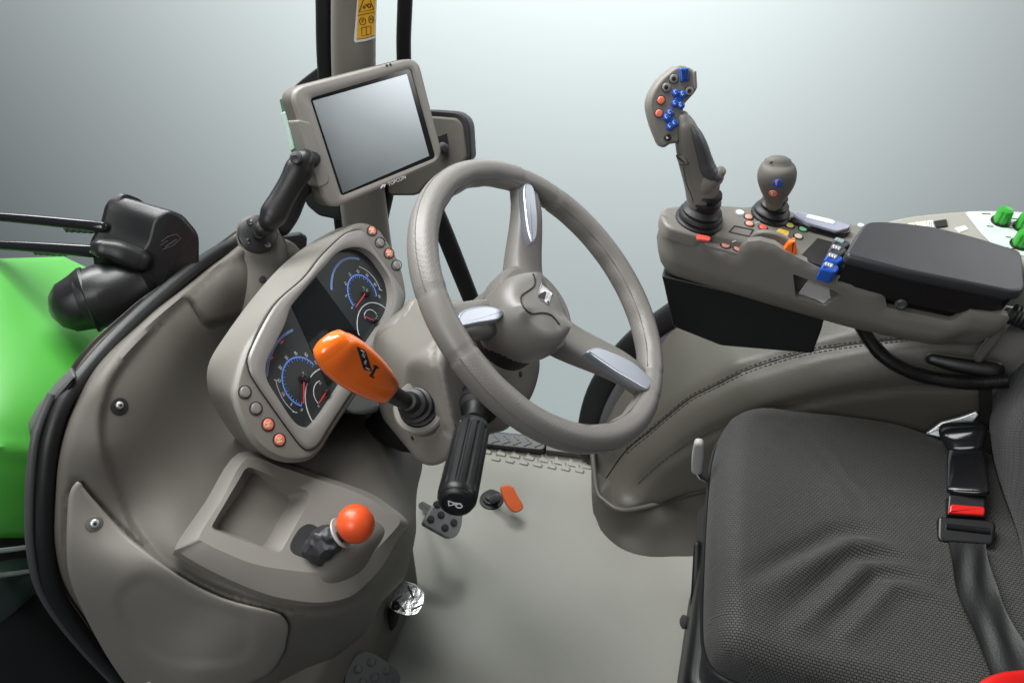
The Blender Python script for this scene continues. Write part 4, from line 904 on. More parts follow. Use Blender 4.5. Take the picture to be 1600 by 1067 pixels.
fold([(1305, 1000), (1330, 978), (1360, 946), (1386, 918), (1400, 910), (1450, 918), (1530, 955)], .016, .0140)
fold([(1205, 664), (1250, 694), (1310, 745), (1345, 790)], .013, .0055, -.5)
fold([(1260, 660), (1290, 690), (1340, 745), (1400, 790)], .013, .0055, -.5)
fold([(1180, 690), (1230, 730), (1280, 780)], .016, .0025, -.5)
fold([(1140, 985), (1250, 1015), (1400, 1040)], .02, .003)
top = [SFr.w(u, v, h) for (u, v), h in zip(Pq, hz)]
sidez = [Vector((p.x, p.y, ZC-.085)) for p in top]
_, nb, _ = nearest(Pq, inset(sl_, r_)); od = Pq-nb; od /= np.maximum(np.sqrt((od**2).sum(1)), 1e-6)[:, None]
arc = np.where(dd < r_, r_*np.arccos(np.clip(dd/r_, 0, 1))*0+r_*np.arcsin(1-np.clip(dd/r_, 0, 1))-(r_-dd), 0)
uvq = Pq+od*arc[:, None]; uvs = Pq+od*(arc+.03)[:, None]
emit('seat_cushion', [solid(top, sidez, Fq)], M['seat'], T_se, ang=80, uv=np.r_[uvq, uvs])
emit('cushion_side', [prism(Frame((0, 0, .40), (0, 0, 1), (0, 1, 0)), inset([(u, v) for u, v in sl_[::2]], .006), 0, .075, .012, 3)], M['side'], T_se)
emit('cushion_piping', [tube([SFr.w(u, v, -.072) for u, v in inset(sl_, -.001)]+[SFr.w(*inset(sl_, -.001)[0], -.072)], .004, 6, False)], M['black'], T_se)
# base
emit('rear_panel', [box((.555, .62, .30), (.70, 1.11, .63), .02)], M['side'], T_se)
emit('seat_pan', [box((.085, .60, .30), (.62, 1.10, .41), .02)], M['black'], T_se)
emit('suspension_base', [box((.10, .64, .0), (.58, 1.06, .31), .03)], M['rubber'], T_se)
bp = Frame(at(1092, 880, 'Z', .39), (-.95, -.2, .1), (0, 0, 1))
emit('front_cover', [slab(bp, [(1093, 792), (1102, 785), (1105, 800), (1104, 960), (1110, 1000), (1112, 1100), (1064, 1100), (1068, 1040), (1082, 960), (1086, 870), (1088, 800)], -.008, 0, .004, 3, rp=6)], M['black'], T_se)
emit('side_knob', [lathe(at(1079, 972, 'Z', .30), (-.9, -.3, .2), [(.004, -.01), (.004, .006), (.011, .007), (.012, .014), (.008, .017)], 18)], M['dkgrey'], T_se)
emit('side_bracket', [vloft([(1089, 850, 'Z', .40, 5, .01), (1086, 920, 'Z', .35, 6, .01), (1081, 985, 'Z', .28, 6, .01), (1071, 1060, 'Z', .19, 7, .012)], .6)], M['rubber'], T_se)
lev = emit('adjust_lever', [tube([at(x, y, 'Y', yy) for x, y, yy in ((1118, 748, 1.02), (1104, 749, 1.0), (1094, 744, .995), (1088, 734, .99), (1089, 722, .985))], .0052, 12)], M['chrome'], T_se)
emit('lever_grip', [vloft([(1089, 733, 'Y', .985, 8.5, .009), (1090, 712, 'Y', .98, 9, .009), (1092, 692, 'Y', .975, 7.5, .008)], .7, 20), ], M['ltgrey'], lev)
bf = field([(1560, 560, 'X', .55), (1545, 640, 'X', .50), (1552, 720, 'X', .505), (1575, 800, 'X', .52), (1600, 860, 'X', .53), (1600, 480, 'X', .58), (1600, 640, 'X', .485), (1640, 640, 'X', .50), (1640, 760, 'X', .52), (1700, 640, 'X', .54), (1700, 480, 'X', .6), (1700, 860, 'X', .56)])
BKG = relief(cr([(1600, 496), (1572, 535), (1556, 580), (1548, 630), (1546, 680), (1553, 725), (1568, 775), (1590, 835), (1610, 900), (1680, 960), (1760, 900), (1760, 600), (1720, 470), (1650, 455)], 5), bf, 8, edge=(36, .05), back=(.12, .02, .0))
emit('backrest', [BKG], M['back'], T_se, ang=70, uv=[((p-CAM).dot(RT), (p-CAM).dot(UP)) for p in BKG[0]])
# ================================================================== SEAT BELT
T_b = thing('seat_belt', 'black seat belt buckle with red release button and webbing across the cushion', 'seat belt', at(1510, 850, 'Z', .54))
BF = Frame(at(1510, 760, 'Z', .565), (-.15, -.35, .92), (0, 1, 0))
emit('buckle_cover', [vloft([(1503, 667, 'Z', .585, 31, .009), (1504, 675, 'Z', .584, 33, .013), (1506, 687, 'Z', .580, 30, .013), (1508, 700, 'Z', .575, 25, .009)], .6, 36)], M['gloss'], T_b)
emit('buckle_stalk', [vloft([(1508, 702, 'Z', .572, 23, .006), (1509, 720, 'Z', .570, 26, .008), (1511, 745, 'Z', .568, 28, .008), (1512, 768, 'Z', .566, 29, .007)], .45, 36)], M['gloss'], T_b)
bk = emit('buckle', [slab(BF, [(1482, 772), (1541, 774), (1541, 808), (1480, 804)], -.02, .002, .003, 3, rp=3)], M['black'], T_b)
emit('release_button', [slab(BF, [(1484, 790), (1488, 787), (1537, 791), (1540, 795), (1538, 805), (1483, 801)], -.004, .0065, .0025, 3, rp=2)], M['red'], bk)
lt = emit('latch_plate', [slab(BF, [(1466, 806), (1554, 813), (1557, 820), (1553, 848), (1548, 851), (1468, 845), (1465, 838)], -.012, .009, .004, 3, rp=5)], M['black'], T_b)
emit('latch_bar', [tube([BF.P(1478, 822, .009), BF.P(1546, 830, .009)], .005, 10)], M['gloss'], lt)
wb = []
cs = [((1482, 846), (1540, 850)), ((1486, 875), (1546, 880)), ((1492, 910), (1556, 915)), ((1506, 950), (1570, 950)), ((1525, 995), (1590, 990)), ((1545, 1040), (1615, 1032)), ((1570, 1100), (1645, 1085))]
cs = list(zip(cr([c[0] for c in cs], 4, False), cr([c[1] for c in cs], 4, False)))
lw = []
for i, (a, b) in enumerate(cs):
    pa = at(*a, 'Z', .548); pb = at(*b, 'Z', .548); row = []
    for k in range(13):
        q = pa.lerp(pb, k/12); row.append(q+Vector((0, 0, .0035*math.sin(k*.9+i*.35)*math.sin(i*.28)+.0008*math.cos(k*3.14))))
    lw.append(row+[q-Vector((0, 0, .0022)) for q in row[::-1]])
emit('webbing', [loft(lw)], M['web'], T_b, ang=75)
emit('belt_strap', [loft([[at(x, y, 'Y', 1.13), at(x+w, y+2, 'Y', 1.13), at(x+w, y+2, 'Y', 1.134), at(x, y, 'Y', 1.134)] for x, y, w in ((1528, 598, 22), (1530, 640, 20), (1532, 670, 16))])], M['web'], T_b)
T_bp = thing('metal_bracket', 'bare grey metal bracket between seat cushion and belt buckle', 'bracket', at(1470, 680, 'Y', 1.12))
emit('bracket_plate', [slab(Frame(at(1490, 665, 'Y', 1.13), (-.2, -.8, .5)), [(1446, 678), (1470, 660), (1500, 652), (1526, 642), (1530, 648), (1520, 660), (1480, 672), (1470, 684)], -.01, 0, .002, 2, rp=3)], M['steel'], T_bp)
T_r = thing('red_strap', 'red fabric strap at the bottom right corner beside the seat cushion', 'strap', at(1580, 1060, 'Z', .53))
emit('strap', [vloft([(1530, 1100, 'Z', .546, 16, .006), (1548, 1082, 'Z', .549, 20, .008), (1580, 1070, 'Z', .551, 20, .008), (1640, 1066, 'Z', .549, 20, .008)], .7, 20)], M['red'], T_r)
# ================================================================== HOSE
T_h = thing('corrugated_hose', 'black corrugated hose running under the armrest console', 'hose', at(1450, 590, 'Y', 1.14))
hp = [at(x, y, 'Y', yy) for x, y, yy in ((1340, 500, 1.18), (1362, 536, 1.16), (1385, 560, 1.14), (1415, 577, 1.13), (1450, 589, 1.125), (1490, 596, 1.12), (1530, 598, 1.12), (1575, 595, 1.12))]
hp = cr([tuple(p) for p in hp], 60, False); HRr = [.0125 if (k % 4) < 2 else .0103 for k in range(len(hp))]
emit('hose', [tube(hp, HRr, 14)], M['rubber'], T_h, ang=25)
emit('hose_clamp', [vloft([(1455, 560, 'Y', 1.15, 9, .01), (1500, 570, 'Y', 1.145, 13, .014), (1555, 578, 'Y', 1.14, 14, .014)], .7)], M['black'], T_h)
# ================================================================== ARMREST CONSOLE
def onp(fr, x, y): return fr.loc(Vector((x, y, fr.o.z-(fr.n.x*(x-fr.o.x)+fr.n.y*(y-fr.o.y))/fr.n.z)))
AD = Frame(at(1037, 352, 'Y', 1.1), (.13, -.02, .99), (0, 1, 0))       # deck plane, falling slightly to the rear
AN = Frame((0, 1.10, .8), (0, -1, 0), (0, 0, 1))                       # near side wall
T_ar = thing('armrest_console', 'taupe armrest console crowded with coloured buttons and two joysticks', 'armrest', at(1285, 521, 'Y', 1.14))
prof_ = [(1030, 350), (1036, 350), (1076, 371), (1104, 385), (1108, 390), (1148, 400), (1152, 398), (1158, 388), (1168, 380), (1187, 378), (1210, 384), (1225, 394), (1255, 409), (1293, 427), (1337, 444), (1378, 455), (1381, 458), (1386, 482), (1389, 484), (1484, 504), (1490, 503), (1516, 487), (1576, 496), (1578, 500), (1556, 530), (1528, 558), (1520, 560), (1486, 556), (1450, 548), (1337, 525), (1225, 495), (1112, 461), (1040, 440), (1028, 425), (1021, 388)]
hole_ = rnd([(1239, 428), (1293, 449), (1314, 461), (1288, 479), (1243, 464)], 3, 3)
P5, F5, L5 = grid([AN.px(x, y) for x, y in prof_], .010, [[AN.px(x, y) for x, y in hole_]])
# outer side wall: gentle lean plus a soft break line below which it turns inwards
brk = [AN.px(x, y) for x, y in [(1000, 397), (1021, 404), (1118, 435), (1221, 466), (1322, 497), (1420, 521), (1470, 528), (1490, 522), (1516, 514), (1590, 518)]]
bx = np.array(brk)
def side_h(P):
    yb = np.interp(P[:, 0], bx[:, 0], bx[:, 1]); d = np.clip(yb-P[:, 1], 0, 1)
    d0 = np.clip(dpoly(P, L5[0])/.006, 0, 1)
    front = np.clip((AN.px(1062, 400)[0]-P[:, 0])/.045, 0, 1)
    return -.5*d-.004*(1-np.sqrt(1-(1-d0)**2))-.032*front**2
hs_ = side_h(P5)
wt = [AN.w(u, v, h) for (u, v), h in zip(P5, hs_)]; wb_ = [p+Vector((0, .012, 0)) for p in wt]
o_w = emit('side_wall', [solid(wt, wb_, F5)], M['beige'], T_ar, ang=35)
dk = rnd([(1032, 346), (1042, 330), (1062, 320), (1100, 318), (1160, 322), (1200, 318), (1240, 330), (1330, 349), (1352, 352), (1340, 402), (1292, 425), (1255, 411), (1225, 396), (1187, 384), (1150, 402), (1104, 388), (1072, 372)], [10, 10, 10, 4, 4, 4, 4, 4, 4, 4, 4, 4, 4, 8, 4, 4, 6], 4)
comp = rnd([(1274, 366), (1330, 372), (1352, 354), (1340, 404), (1295, 426), (1262, 410), (1250, 400)], 2, 2)
AL = [onp(AD, *p) for p in ((-.088, 1.150), (-.083, 1.118), (-.070, 1.098), (-.016, 1.098), (-.004, 1.115), (.10, 1.115), (.15, 1.108), (.232, 1.106))]
AL = rnd(AL+[AD.px(x, y) for x, y in ((1352, 352), (1330, 349), (1240, 330), (1200, 318), (1160, 322), (1100, 318), (1066, 320))], [.02, .02, .02, .008, .008, .01, .01, .003]+[.004]*6+[.012], 5)
P6, F6, L6 = grid(AL, .010)
P6w = [AD.w(u, v, 0) for u, v in P6]
o_d = emit('deck', [prism(AD, AL, -.022, 0, .006, 5)], M['beige'], T_ar, ang=40)
NF = Frame((0, 1.134, .8), (0, -1, 0), (0, 0, 1))
emit('front_nose', [prism(NF, [NF.px(x, y) for x, y in rnd([(1034, 352), (1110, 378), (1110, 455), (1044, 438), (1036, 424), (1029, 390)], 6)], -.045, 0, .014, 4)], M['beige'], T_ar)
emit('rear_box', [box((.17, 1.135, .775), (.45, 1.18, .845), .004)], M['black'], T_ar)

emit('rear_end', [vloft([(1572, 497, 'Y', 1.15, 9, .03), (1556, 524, 'Y', 1.15, 9, .03), (1535, 552, 'Y', 1.15, 8, .028)], .6, 20)], M['beige_dk'], T_ar)
UF = Frame(at(1150, 500, 'Y', 1.118), (0, -1, 0.05), (0, 0, 1))
emit('under_housing', [slab(UF, [(1033, 430), (1037, 446), (1051, 511), (1127, 541), (1270, 553), (1284, 515), (1290, 490)], -.08, 0, .004, 3, rp=5)], M['rubber'], T_ar)
# pocket seen through the hole in the wall
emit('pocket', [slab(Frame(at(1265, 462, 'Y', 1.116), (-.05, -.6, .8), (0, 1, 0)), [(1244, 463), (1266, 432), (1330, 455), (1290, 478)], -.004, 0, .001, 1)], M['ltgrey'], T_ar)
emit('pocket_back', [slab(Frame((0, 1.150, .8), (0, -1, 0), (0, 0, 1)), [(1238, 418), (1330, 430), (1325, 475), (1245, 475)], -.006, 0, .001, 1)], M['beige_dk'], T_ar)
emit('pocket_hinge', [slab(Frame(at(1300, 462, 'Y', 1.116), (-.1, -.85, .5)), [(1296, 452), (1313, 461), (1302, 468), (1297, 462)], -.002, 0, .0005, 1)], M['ink'], T_ar)
# humps (lever guards)
def fin(pts, Y, th, m=M['beige']):
    fr = Frame((0, Y, .8), (0, -1, 0), (0, 0, 1)); return prism(fr, [fr.px(x, y) for x, y in pts], -th, 0, .003, 3, .002)
emit('lever_guard', [fin(cr([(1160, 392), (1170, 375), (1178, 367), (1190, 363), (1206, 364), (1224, 370), (1238, 380), (1244, 392), (1246, 410), (1200, 412), (1160, 406)], 4), 1.125, .010)], M['beige'], T_ar)
GPF = Frame(at(1140, 390, 'Y', 1.107), AD.n, (0, 1, 0))
emit('guard_pocket', [prism(GPF, [onp(GPF, *p) for p in ((-.012, 1.1035), (.10, 1.1035), (.10, 1.119), (-.012, 1.119))], -.012, 0, .001, 1)], M['beige_lt'], T_ar)
T_ot = thing('hand_throttle', 'orange hand throttle tab between the curved guards of the armrest console', 'lever', at(1238, 398, 'Y', 1.115))
emit('throttle_tab', [fin(rnd([(1222, 392), (1232, 380), (1242, 376), (1246, 396), (1238, 408), (1226, 404)], 3), 1.108, .012)], M['orange'], T_ot)
# buttons on deck
def btn(x, y, r, m, lab, AD=AD):
    b = emit('round_button', [disc(x, y, r, AD, 0, .0028, 22, .2)], M[m], T_ar); b['label'] = lab
    emit('button_ring', [disc(x, y, r*1.4, AD, 0, .0008, 22, .1)], M['seam' if m != 'btn_lb' else 'beige_lt'], b)
for a in ((1169.5, 340, 6, 'btn_pink', 'salmon button near the small joystick'), (1170.7, 350.5, 6, 'btn_pink', 'salmon button beside the red one'), (1192, 356, 6, 'btn_red', 'red round button'), (1233.6, 353, 6, 'btn_yel', 'pale yellow round button'), (1254.5, 358.7, 6, 'btn_grn', 'green round button'), (1247, 370, 6, 'btn_crm', 'cream round button'), (1133.6, 384, 6.5, 'btn_pink', 'salmon button in front of the guard', GPF), (1152.7, 389, 6.5, 'btn_pink', 'salmon button beside the guard', GPF), (1156.5, 333, 6.5, 'btn_lb', 'pale blue round button'), (1345, 353, 5, 'btn_lb', 'small grey round button')): btn(*a)
emit('warning_switch', [slab(AD, [(1088, 368), (1092, 366), (1108, 369), (1111, 372), (1108, 376), (1090, 373)], -.002, .0014, .0005, 2, rp=2)], M['btn_red'], T_ar)
emit('yellow_tab', [slab(AD, [(1212, 361), (1218, 356), (1234, 361), (1232, 368), (1224, 371), (1213, 367)], -.002, .008, .002, 2, rp=2)], M['yellow'], T_ar)
emit('display_frame', [ring(AD, [AD.px(*p) for p in ((1138, 363), (1147, 352.5), (1178, 359), (1172, 371))], [AD.px(*p) for p in ((1141, 362.5), (1148, 354.5), (1175, 360), (1170, 369))], -.001, .0008, -.001, .0002)], M['seam'], T_ar)
emit('switch_symbol', [stroke([(1144, 378), (1150, 376)], 1, AD, .0008), stroke([(1180, 349), (1188, 346)], 1, AD, .0008)], M['gwhite'], T_ar)
emit('lever_bay', [prism(AD, [onp(AD, *p) for p in ((.135, 1.106), (.232, 1.106), (.232, 1.18), (.165, 1.18))], -.01, .001, .0003, 1)], M['seam'], T_ar)
lev_g = 'hydraulic levers at the front of the armrest lid'
for (x, y, m, lab, h) in ((1296, 416, 'blue', 'nearest hydraulic lever, blue with a grey label plate', .0), (1302, 402, 'blue', 'second blue hydraulic lever from the side wall', .0), (1308, 389, 'dkgrey', 'third hydraulic lever, dark grey with white symbols', .0), (1313, 378, 'dkgrey', 'farthest hydraulic lever, dark with a green stripe', .0)):
    LV = Frame(AD.w(0, 0, -.020), AD.n, (0, 1, 0)); t = thing('hydraulic_lever', lab, 'lever', LV.P(x+12, y+4, 0), lev_g)
    o = emit('lever_cap', [slab(AD, [(x-14, y+3), (x-8, y-8), (x+15, y-2), (x+17, y+4), (x+8, y+9)], -.004, .018, .004, 4, rp=3)], M[m], t)
    emit('label_plate', [slab(AD, [(x-9, y-4), (x-6, y-8), (x+8, y-4), (x+5, y+2)], .012, .0205, .001, 1, rp=1)], M['lav'], t)
    emit('label_print', [stroke([(x-5+k*4, y-6+k*1.4), (x-6+k*4, y-2+k*1.4)], 1.4, AD, .0215) for k in range(3)], M['white' if 'green' not in lab else 'btn_grn'], t)
LV2 = Frame(AD.w(0, 0, -.018), AD.n, (0, 1, 0))
emit('lever_link', [slab(LV2, [(1305, 424), (1312, 419), (1328, 428), (1332, 436), (1322, 436), (1306, 430)], -.004, .010, .002, 2, rp=2)], M['ltgrey'], T_ar)
emit('link_pin', [disc(1317, 428, 3, LV2, .010, .001, 12)], M['ink'], T_ar)
# phone clip
T_k = thing('clip_tray', 'low black clip with lavender-grey top and white window behind the small joystick', 'clip', AD.P(1285, 350, 0))
emit('clip_base', [slab(AD, [(1236, 340), (1242, 331), (1258, 335), (1310, 348), (1330, 354), (1330, 362), (1310, 366), (1267, 354)], -.004, .010, .003, 3, rp=3)], M['gloss'], T_k)
emit('clip_top', [slab(AD, [(1240, 335), (1244, 329), (1258, 332), (1309, 345), (1329, 351), (1326, 356), (1308, 361), (1262, 348)], .008, .014, .002, 2, rp=3)], M['lav'], T_k)
emit('clip_window', [slab(AD, [(1260, 337), (1264, 334.5), (1300, 343), (1306, 347), (1302, 350), (1262, 340)], .012, .0155, .0006, 1, rp=2)], M['white'], T_k)
# armrest lid
LDF = Frame(at(1412, 425, 'Y', 1.093), (.10, -.02, .99), (0, 1, 0))
T_ld = thing('armrest_lid', 'black padded armrest lid with rounded edges on the rear of the armrest console', 'armrest pad', LDF.w(0, .05, -.06))
lid = [(1318, 402), (1350, 351), (1380, 350), (1432, 355), (1460, 359), (1520, 374), (1594, 397), (1599, 452), (1594, 458), (1578, 460), (1412, 427)]
ll = [LDF.px(x, y) for x, y in rnd(lid, [9, 10, 20, 20, 20, 20, 10, 9, 8, 9, 30], 5)]
if area(ll) < 0: ll = ll[::-1]
emit('lid_pad', [loft([[LDF.w(u, v, h) for u, v in inset(ll, d)] for d, h in ((.003, -.014), (.0, -.011), (-.0015, -.008), (-.0015, -.005), (-.0005, .0005), (.0006, .0035), (.0024, .0055), (.0045, .0062), (.005, .0062))])], M['pad'], T_ld, ang=50)
emit('lid_base', [loft([[LDF.w(u, v, h) for u, v in inset(ll, d)] for d, h in ((.014, -.062), (.008, -.05), (.005, -.010))])], M['black'], T_ld)
emit('hinge_bolt', [lathe(at(1408, 476, 'Y', 1.10), (0, -1, .1), [(.009, -.012), (.009, .0), (.006, .002), (.004, .001)], 18)], M['dkgrey'], T_ld)
T_kn = thing('round_knob', 'black ribbed round knob at the rear end of the armrest console', 'knob', at(1588, 500, 'Y', 1.12))
emit('knob', [lathe(at(1580, 490, 'Y', 1.12), (.8, -.2, -.1), [(.015, 0), (.017, .003), (.015, .006), (.017, .009), (.015, .012), (.017, .015), (.015, .018), (.017, .03), (.01, .032)], 24)], M['rubber'], T_kn)
# ================================================================== SIDE CONSOLE
GF = Frame(at(1500, 350, 'Z', .86), (0, -.12, .99), (0, 1, 0))
T_sc = thing('side_console', 'pale side console with green knobs and switches behind the armrest lid', 'console', GF.w(0, 0, -.08))
gl_ = [GF.px(x, y) for x, y in cr([(1378, 352), (1386, 344), (1426, 335), (1497, 328), (1553, 326), (1620, 330), (1680, 345), (1680, 420), (1600, 420), (1480, 400), (1400, 370), (1380, 360)], 5)]
emit('console_body', [prism(GF, gl_, -.08, 0, .010, 5)], M['console'], T_sc, ang=40)
emit('decal_panel', [decal([(1508, 333), (1514, 330.5), (1581, 331), (1640, 337), (1640, 410), (1600, 400), (1560, 386), (1550, 381), (1533, 365)], GF, .0008, .0007, 10)], M['decal'], T_sc)
for p in ([(1397, 352), (1415, 349.5), (1419, 353), (1400, 355)], [(1460, 345), (1479, 342), (1481.5, 352.5), (1463.5, 355)]): emit('rocker_switch', [slab(GF, p, -.004, .003, .001, 2)], M['ink'], T_sc)
for p, m in (([(1419, 349), (1428, 347.5), (1431, 352.5), (1421, 353.5)], 'btn_crm'), ([(1430, 347), (1447, 345), (1449, 355), (1434, 354)], 'btn_crm'), ([(1448.5, 345), (1457, 344), (1459.5, 355), (1451, 356)], 'white'), ([(1492, 356), (1508, 352), (1513.5, 358), (1499, 363)], 'white')): emit('switch_label', [slab(GF, p, -.001, .0012, .0003, 1)], M[m], T_sc)
emit('label_dots', [stroke([(x, y), (x+1.5, y)], 1.6, GF, .0018) for x in (1451, 1455) for y in (347.5, 350.5, 353.5)]+[stroke([(x, y), (x+w, y+1)], 1.1, GF, .0014) for x, y, w in ((1534, 333.5, 14), (1542, 353, 10), (1580, 341, 10), (1573, 355, 9), (1572, 370, 8), (1567, 386, 9), (1580, 388, 6))], M['ink'], T_sc)
gk = 'green knobs on the side console'
for (x, y, lab) in ((1563, 347, 'green six-sided knob set farthest left on the pale console'), (1597, 356, 'green knob at the right picture edge, upper one of the pair'), (1593, 383, 'green knob at the right picture edge, lower one of the pair')):
    t = thing('green_knob', lab, 'knob', GF.P(x, y, 0), gk); c = GF.P(x, y, 0); a_ = GF.n; e1 = GF.u; e2 = GF.v; lp = []
    for r, h in ((.0125, .003), (.0128, .010), (.0118, .022), (.0105, .026), (.006, .0275)):
        lp.append([c+a_*h+(e1*math.cos(2*math.pi*k/36)+e2*math.sin(2*math.pi*k/36))*r*(1-.10*(1 if k % 6 < 2 else 0)) for k in range(36)])
    emit('knob_cap', [loft(lp)], M['gknob'], t, ang=35)
    emit('knob_ring', [lathe(c, a_, [(.0155, 0), (.0155, .003), (.011, .0035)], 24)], M['black'], t)
# ================================================================== MAIN JOYSTICK
YJ = 1.14
T_j = thing('main_joystick', 'tall taupe multi-function joystick with blue and orange buttons on its head', 'joystick', AD.P(1092, 346, 0))
gb1 = AD.P(1092, 344, 0); dn = AD.n
emit('gaiter', [lathe(gb1, dn, [(.0385, -.004), (.0385, .003), (.0345, .005), (.0345, .009), (.036, .0105), (.0345, .014), (.0305, .0155), (.0305, .019), (.0318, .0205), (.028, .024), (.0235, .027), (.0235, .034), (.0255, .0355), (.025, .040), (.0205, .042), (.0205, .047), (.0235, .049), (.022, .054)], 40)], M['rubber'], T_j, ang=40)
JS = 1.135
o_g = emit('grip', [vloft([(1097, 317, 'Y', YJ, 22.5, .021), (1097, 303, 'Y', YJ, 25, .022), (1097, 288, 'Y', YJ, 27, .022), (1092, 272, 'Y', YJ-.001, 26, .021), (1085, 254, 'Y', YJ-.003, 24, .021), (1079, 232, 'Y', YJ-.006, 22.5, .021), (1073, 208, 'Y', YJ-.008, 19, .021), (1069, 192, 'Y', YJ-.010, 14, .018), (1067, 184, 'Y', YJ-.011, 9.5, .013)], .85, 32)], M['beige'], T_j, ang=70)
emit('thumb_rest', [vloft([(1098, 290, 'Y', YJ-.004, 20, .018), (1108, 281, 'Y', YJ-.006, 19, .018), (1118, 275, 'Y', YJ-.008, 15, .016), (1125, 269, 'Y', YJ-.008, 9, .012)], .9, 24)], M['beige'], T_j, ang=70)
emit('rubber_inlay', [vloft([(1077, 192, 'Y', YJ-.010, 3, .012), (1086, 208, 'Y', YJ-.012, 9, .019), (1094, 228, 'Y', YJ-.010, 11.5, .021), (1100, 248, 'Y', YJ-.008, 12.5, .021), (1106, 264, 'Y', YJ-.009, 13, .02), (1115, 274, 'Y', YJ-.012, 11, .016), (1121, 278, 'Y', YJ-.014, 8, .012)], .9, 24)], M['dkgrey'], T_j, ang=70)
emit('trigger', [slab(Frame(at(1062, 250, 'Y', YJ-.028), (-.35, -.9, .25)), [(1054, 242), (1069, 244), (1074, 258), (1061, 260)], -.022, 0, .003, 3, rp=3)], M['beige_dk'], T_j)
emit('grip_seam', [along([(1068, 262), (1072, 285), (1080, 305), (1083, 316)], .0007, o_g, 0, 4, 5)], M['seam'], T_j)
JF = Frame(at(1050, 165, 'Y', YJ-.016), (.34, -.86, .38), (0, 0, 1))
fo_ = [(1067, 103), (1078, 106), (1086, 111), (1088, 118), (1090, 132), (1089.5, 141), (1080, 153), (1071, 164), (1068, 178), (1064, 200), (1062, 222), (1048, 226), (1040, 231), (1033, 229), (1026, 214), (1019, 195), (1014, 174), (1014, 158), (1020, 142), (1032, 124), (1048, 110), (1058, 104)]
fl_ = [JF.px(x, y) for x, y in cr(fo_, 4)]
if area(fl_) < 0: fl_ = fl_[::-1]
emit('head', [loft([[JF.w(u, v, h) for u, v in inset(fl_, d)] for d, h in ((.012, -.034), (.004, -.032), (.0005, -.027), (0, -.02), (0, -.006), (.0008, -.003), (.0026, -.0008), (.005, 0), (.0056, 0))])], M['beige'], T_j, ang=40)
def jb(x, y, r, m, lab, h=.003, el=.72):
    b = emit('round_button', [disc(x, y, r, JF, 0, h, 20, .3)], M[m], T_j); b['label'] = lab; return b
for a in ((1032.6, 157, 6, 'btn_or', 'upper orange button'), (1029.6, 177.5, 6, 'btn_or', 'lower orange button')): 
    emit('button_ring', [disc(a[0], a[1], 7.2, JF, 0, .0007, 20, .1)], M['seam'], jb(*a))
for a in ((1052.6, 123.5), (1041, 137), (1077, 142.5)):
    b = jb(a[0], a[1], 7, 'bezel', 'grey ring button'); emit('button_dot', [disc(a[0], a[1], 3.2, JF, .0032, .0006, 14)], M['ink'], b)
    emit('button_ring', [disc(a[0], a[1], 8, JF, 0, .0007, 20, .1)], M['seam'], b)
b = jb(1042.6, 215, 5.6, 'ink', 'black button with white triangle'); emit('button_symbol', [decal([(1041, 213), (1045, 216), (1041.5, 218)], JF, .0044, .0004, 2)], M['white'], b)
for cl, ce in (([(1055, 146), (1066, 148), (1054, 162), (1063, 165)], (1059, 155)), ([(1046, 177), (1041, 184), (1053, 193), (1046, 198)], (1046.5, 188))):
    bb = emit('blue_keypad', [disc(x, y, 6.2, JF, 0, .0065, 20, .45) for x, y in cl]+[disc(ce[0], ce[1], 6.5, JF, 0, .0045, 16)], M['blue'], T_j)
    emit('keypad_symbol', [stroke([(x-1.2, y-2), (x+.4, y+1.6), (x+1.6, y-.6)], 1.1, JF, .0074) for x, y in cl], M['white'], bb)
rk = emit('blue_rocker', [slab(JF, [(1062.5, 107), (1077, 106.5), (1077, 127), (1064, 129)], -.002, .006, .0025, 3, rp=2)], M['blue'], T_j)
emit('rocker_groove', [stroke([(1066+k*3, 109), (1067+k*3, 126)], 1, JF, .0066) for k in range(3)], M['ink'], rk)
emit('side_rocker', [slab(JF, [(1083, 112), (1088.5, 111), (1090, 138), (1085, 140)], -.002, .003, .0012, 2, rp=2)], M['bezel'], T_j)
# ================================================================== SMALL JOYSTICK
T_j2 = thing('small_joystick', 'short joystick with teardrop head and two coloured round buttons', 'joystick', AD.P(1203, 338, 0))
g2 = AD.P(1203, 337, 0)
emit('gaiter', [lathe(g2, dn, [(.032, -.004), (.032, .004), (.028, .006), (.028, .010), (.0295, .012), (.027, .016), (.022, .018), (.022, .022), (.0235, .024), (.020, .028), (.016, .030), (.016, .035), (.0175, .037), (.0145, .041)], 36)], M['rubber'], T_j2, ang=40)
YK = 1.185
o_k = emit('head', [vloft([(1209, 318, 'Y', YK, 13, .012), (1210, 311, 'Y', YK, 15, .014), (1212, 298, 'Y', YK-.002, 22, .020), (1213.5, 284, 'Y', YK-.004, 28, .025), (1214, 271, 'Y', YK-.005, 29.5, .026), (1214.5, 260, 'Y', YK-.005, 26, .022), (1215, 255, 'Y', YK-.005, 22, .012)], .92, 36)], M['beige_dk'], T_j2, ang=70)
for (x, y, r, m, m2, lab) in ((1215, 287, 7.5, 'blue', 'btn_pink', 'blue and pink round button'), (1208, 302, 6.5, 'btn_or', 'btn_crm', 'orange and cream round button')):
    b = emit('round_button', [disc(x, y, r, o_k, 0, .0016, 20, .2)], M[m], T_j2); b['label'] = lab
    emit('button_inlay', [decal([(x-r*.6, y-r*.5), (x+r*.1, y-r*.7), (x-r*.3, y+r*.5)], lambda X, Y, o=0, f=surf(b): f(X, Y, o), .0006, .0004, 3)], M[m2], b)
emit('thumb_switch', [slab(Frame(at(1212, 250, 'Y', YK-.006), (0, -.45, .9), (0, 1, 0)), [(1202, 254), (1208, 247), (1222, 249), (1220, 256)], -.012, .004, .002, 2, rp=2)], M['dkgrey'], T_j2)
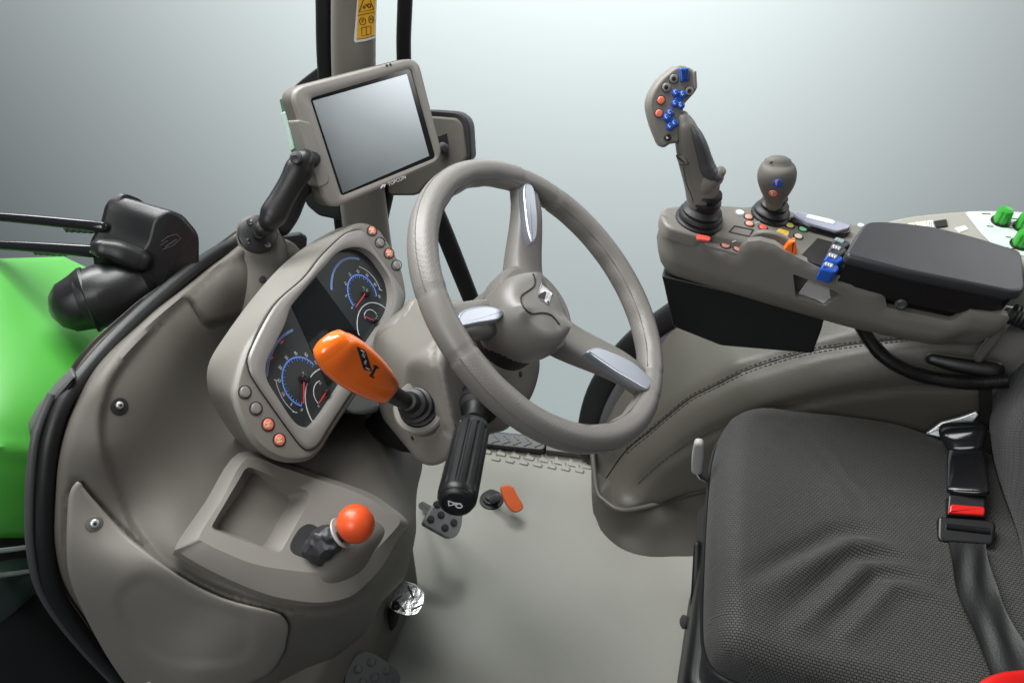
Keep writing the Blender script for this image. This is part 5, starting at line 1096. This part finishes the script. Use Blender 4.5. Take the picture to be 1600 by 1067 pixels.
# ================================================================== LIGHT
w = bpy.data.worlds.new('World'); scene.world = w; w.use_nodes = True
w.node_tree.nodes['Background'].inputs[0].default_value = (.80, .92, 1, 1); w.node_tree.nodes['Background'].inputs[1].default_value = .085
def area_l(name, loc, tgt, sx, sy, power, col=(1, 1, 1), spread=180):
    l = bpy.data.lights.new(name, 'AREA'); l.shape = 'RECTANGLE'; l.size = sx; l.size_y = sy; l.energy = power; l.color = col; l.spread = math.radians(spread)
    o = bpy.data.objects.new(name, l); COL.objects.link(o); o.location = loc
    o.rotation_euler = (Vector(tgt)-Vector(loc)).to_track_quat('-Z', 'Y').to_euler(); return o
area_l('overhead_softbox', (-.75, 1.1, 2.45), (-.35, .9, .5), 1.3, .9, 44)
area_l('left_softbox', (-2.3, 1.5, 2.6), (-.5, .8, .8), 1.0, 1.0, 46)
area_l('front_fill', (-.55, -1.0, 2.25), (.15, 1.05, .85), 1.2, .9, 23)
area_l('insert_reflection_light', (1.7, 3.2, 1.95), (-.2, .85, .9), 1.1, .9, 11)  # added out-of-frame light, gives the silver spoke inserts something to reflect
area_l('screen_reflection_light', (2.5, 1.88, 1.88), (-.5, 1.2, .95), .85, .75, 17)  # added out-of-frame light, placed for the gradient it mirrors in the monitor
def spot(name, loc, tgt, power, ang, blend, col=(1, 1, 1), rad=.3):
    l = bpy.data.lights.new(name, 'SPOT'); l.energy = power; l.spot_size = math.radians(ang); l.spot_blend = blend; l.color = col; l.shadow_soft_size = rad
    o = bpy.data.objects.new(name, l); COL.objects.link(o); o.location = loc
    o.rotation_euler = (Vector(tgt)-Vector(loc)).to_track_quat('-Z', 'Y').to_euler(); return o
spot('backdrop_spot', (-.5, 2.0, 2.6), (-1.05, 3.6, .25), 430, 100, 1.0, (.96, 1, 1))
area_l('backdrop_wash', (-2.6, 1.9, 3.2), (-2.6, 3.6, .0), 4.0, .5, 150, (.96, 1, 1))
area_l('backdrop_low_wash', (-.3, 2.2, -2.6), (-.3, 3.6, -1.2), 3.0, .6, 16, (.9, .98, 1))
vs = scene.view_settings; vs.view_transform = 'Standard'; vs.look = 'None'; vs.exposure = 0; vs.gamma = 1; vs.use_curve_mapping = False
scene.cycles.use_denoising = True
scene.cycles.max_bounces = 8
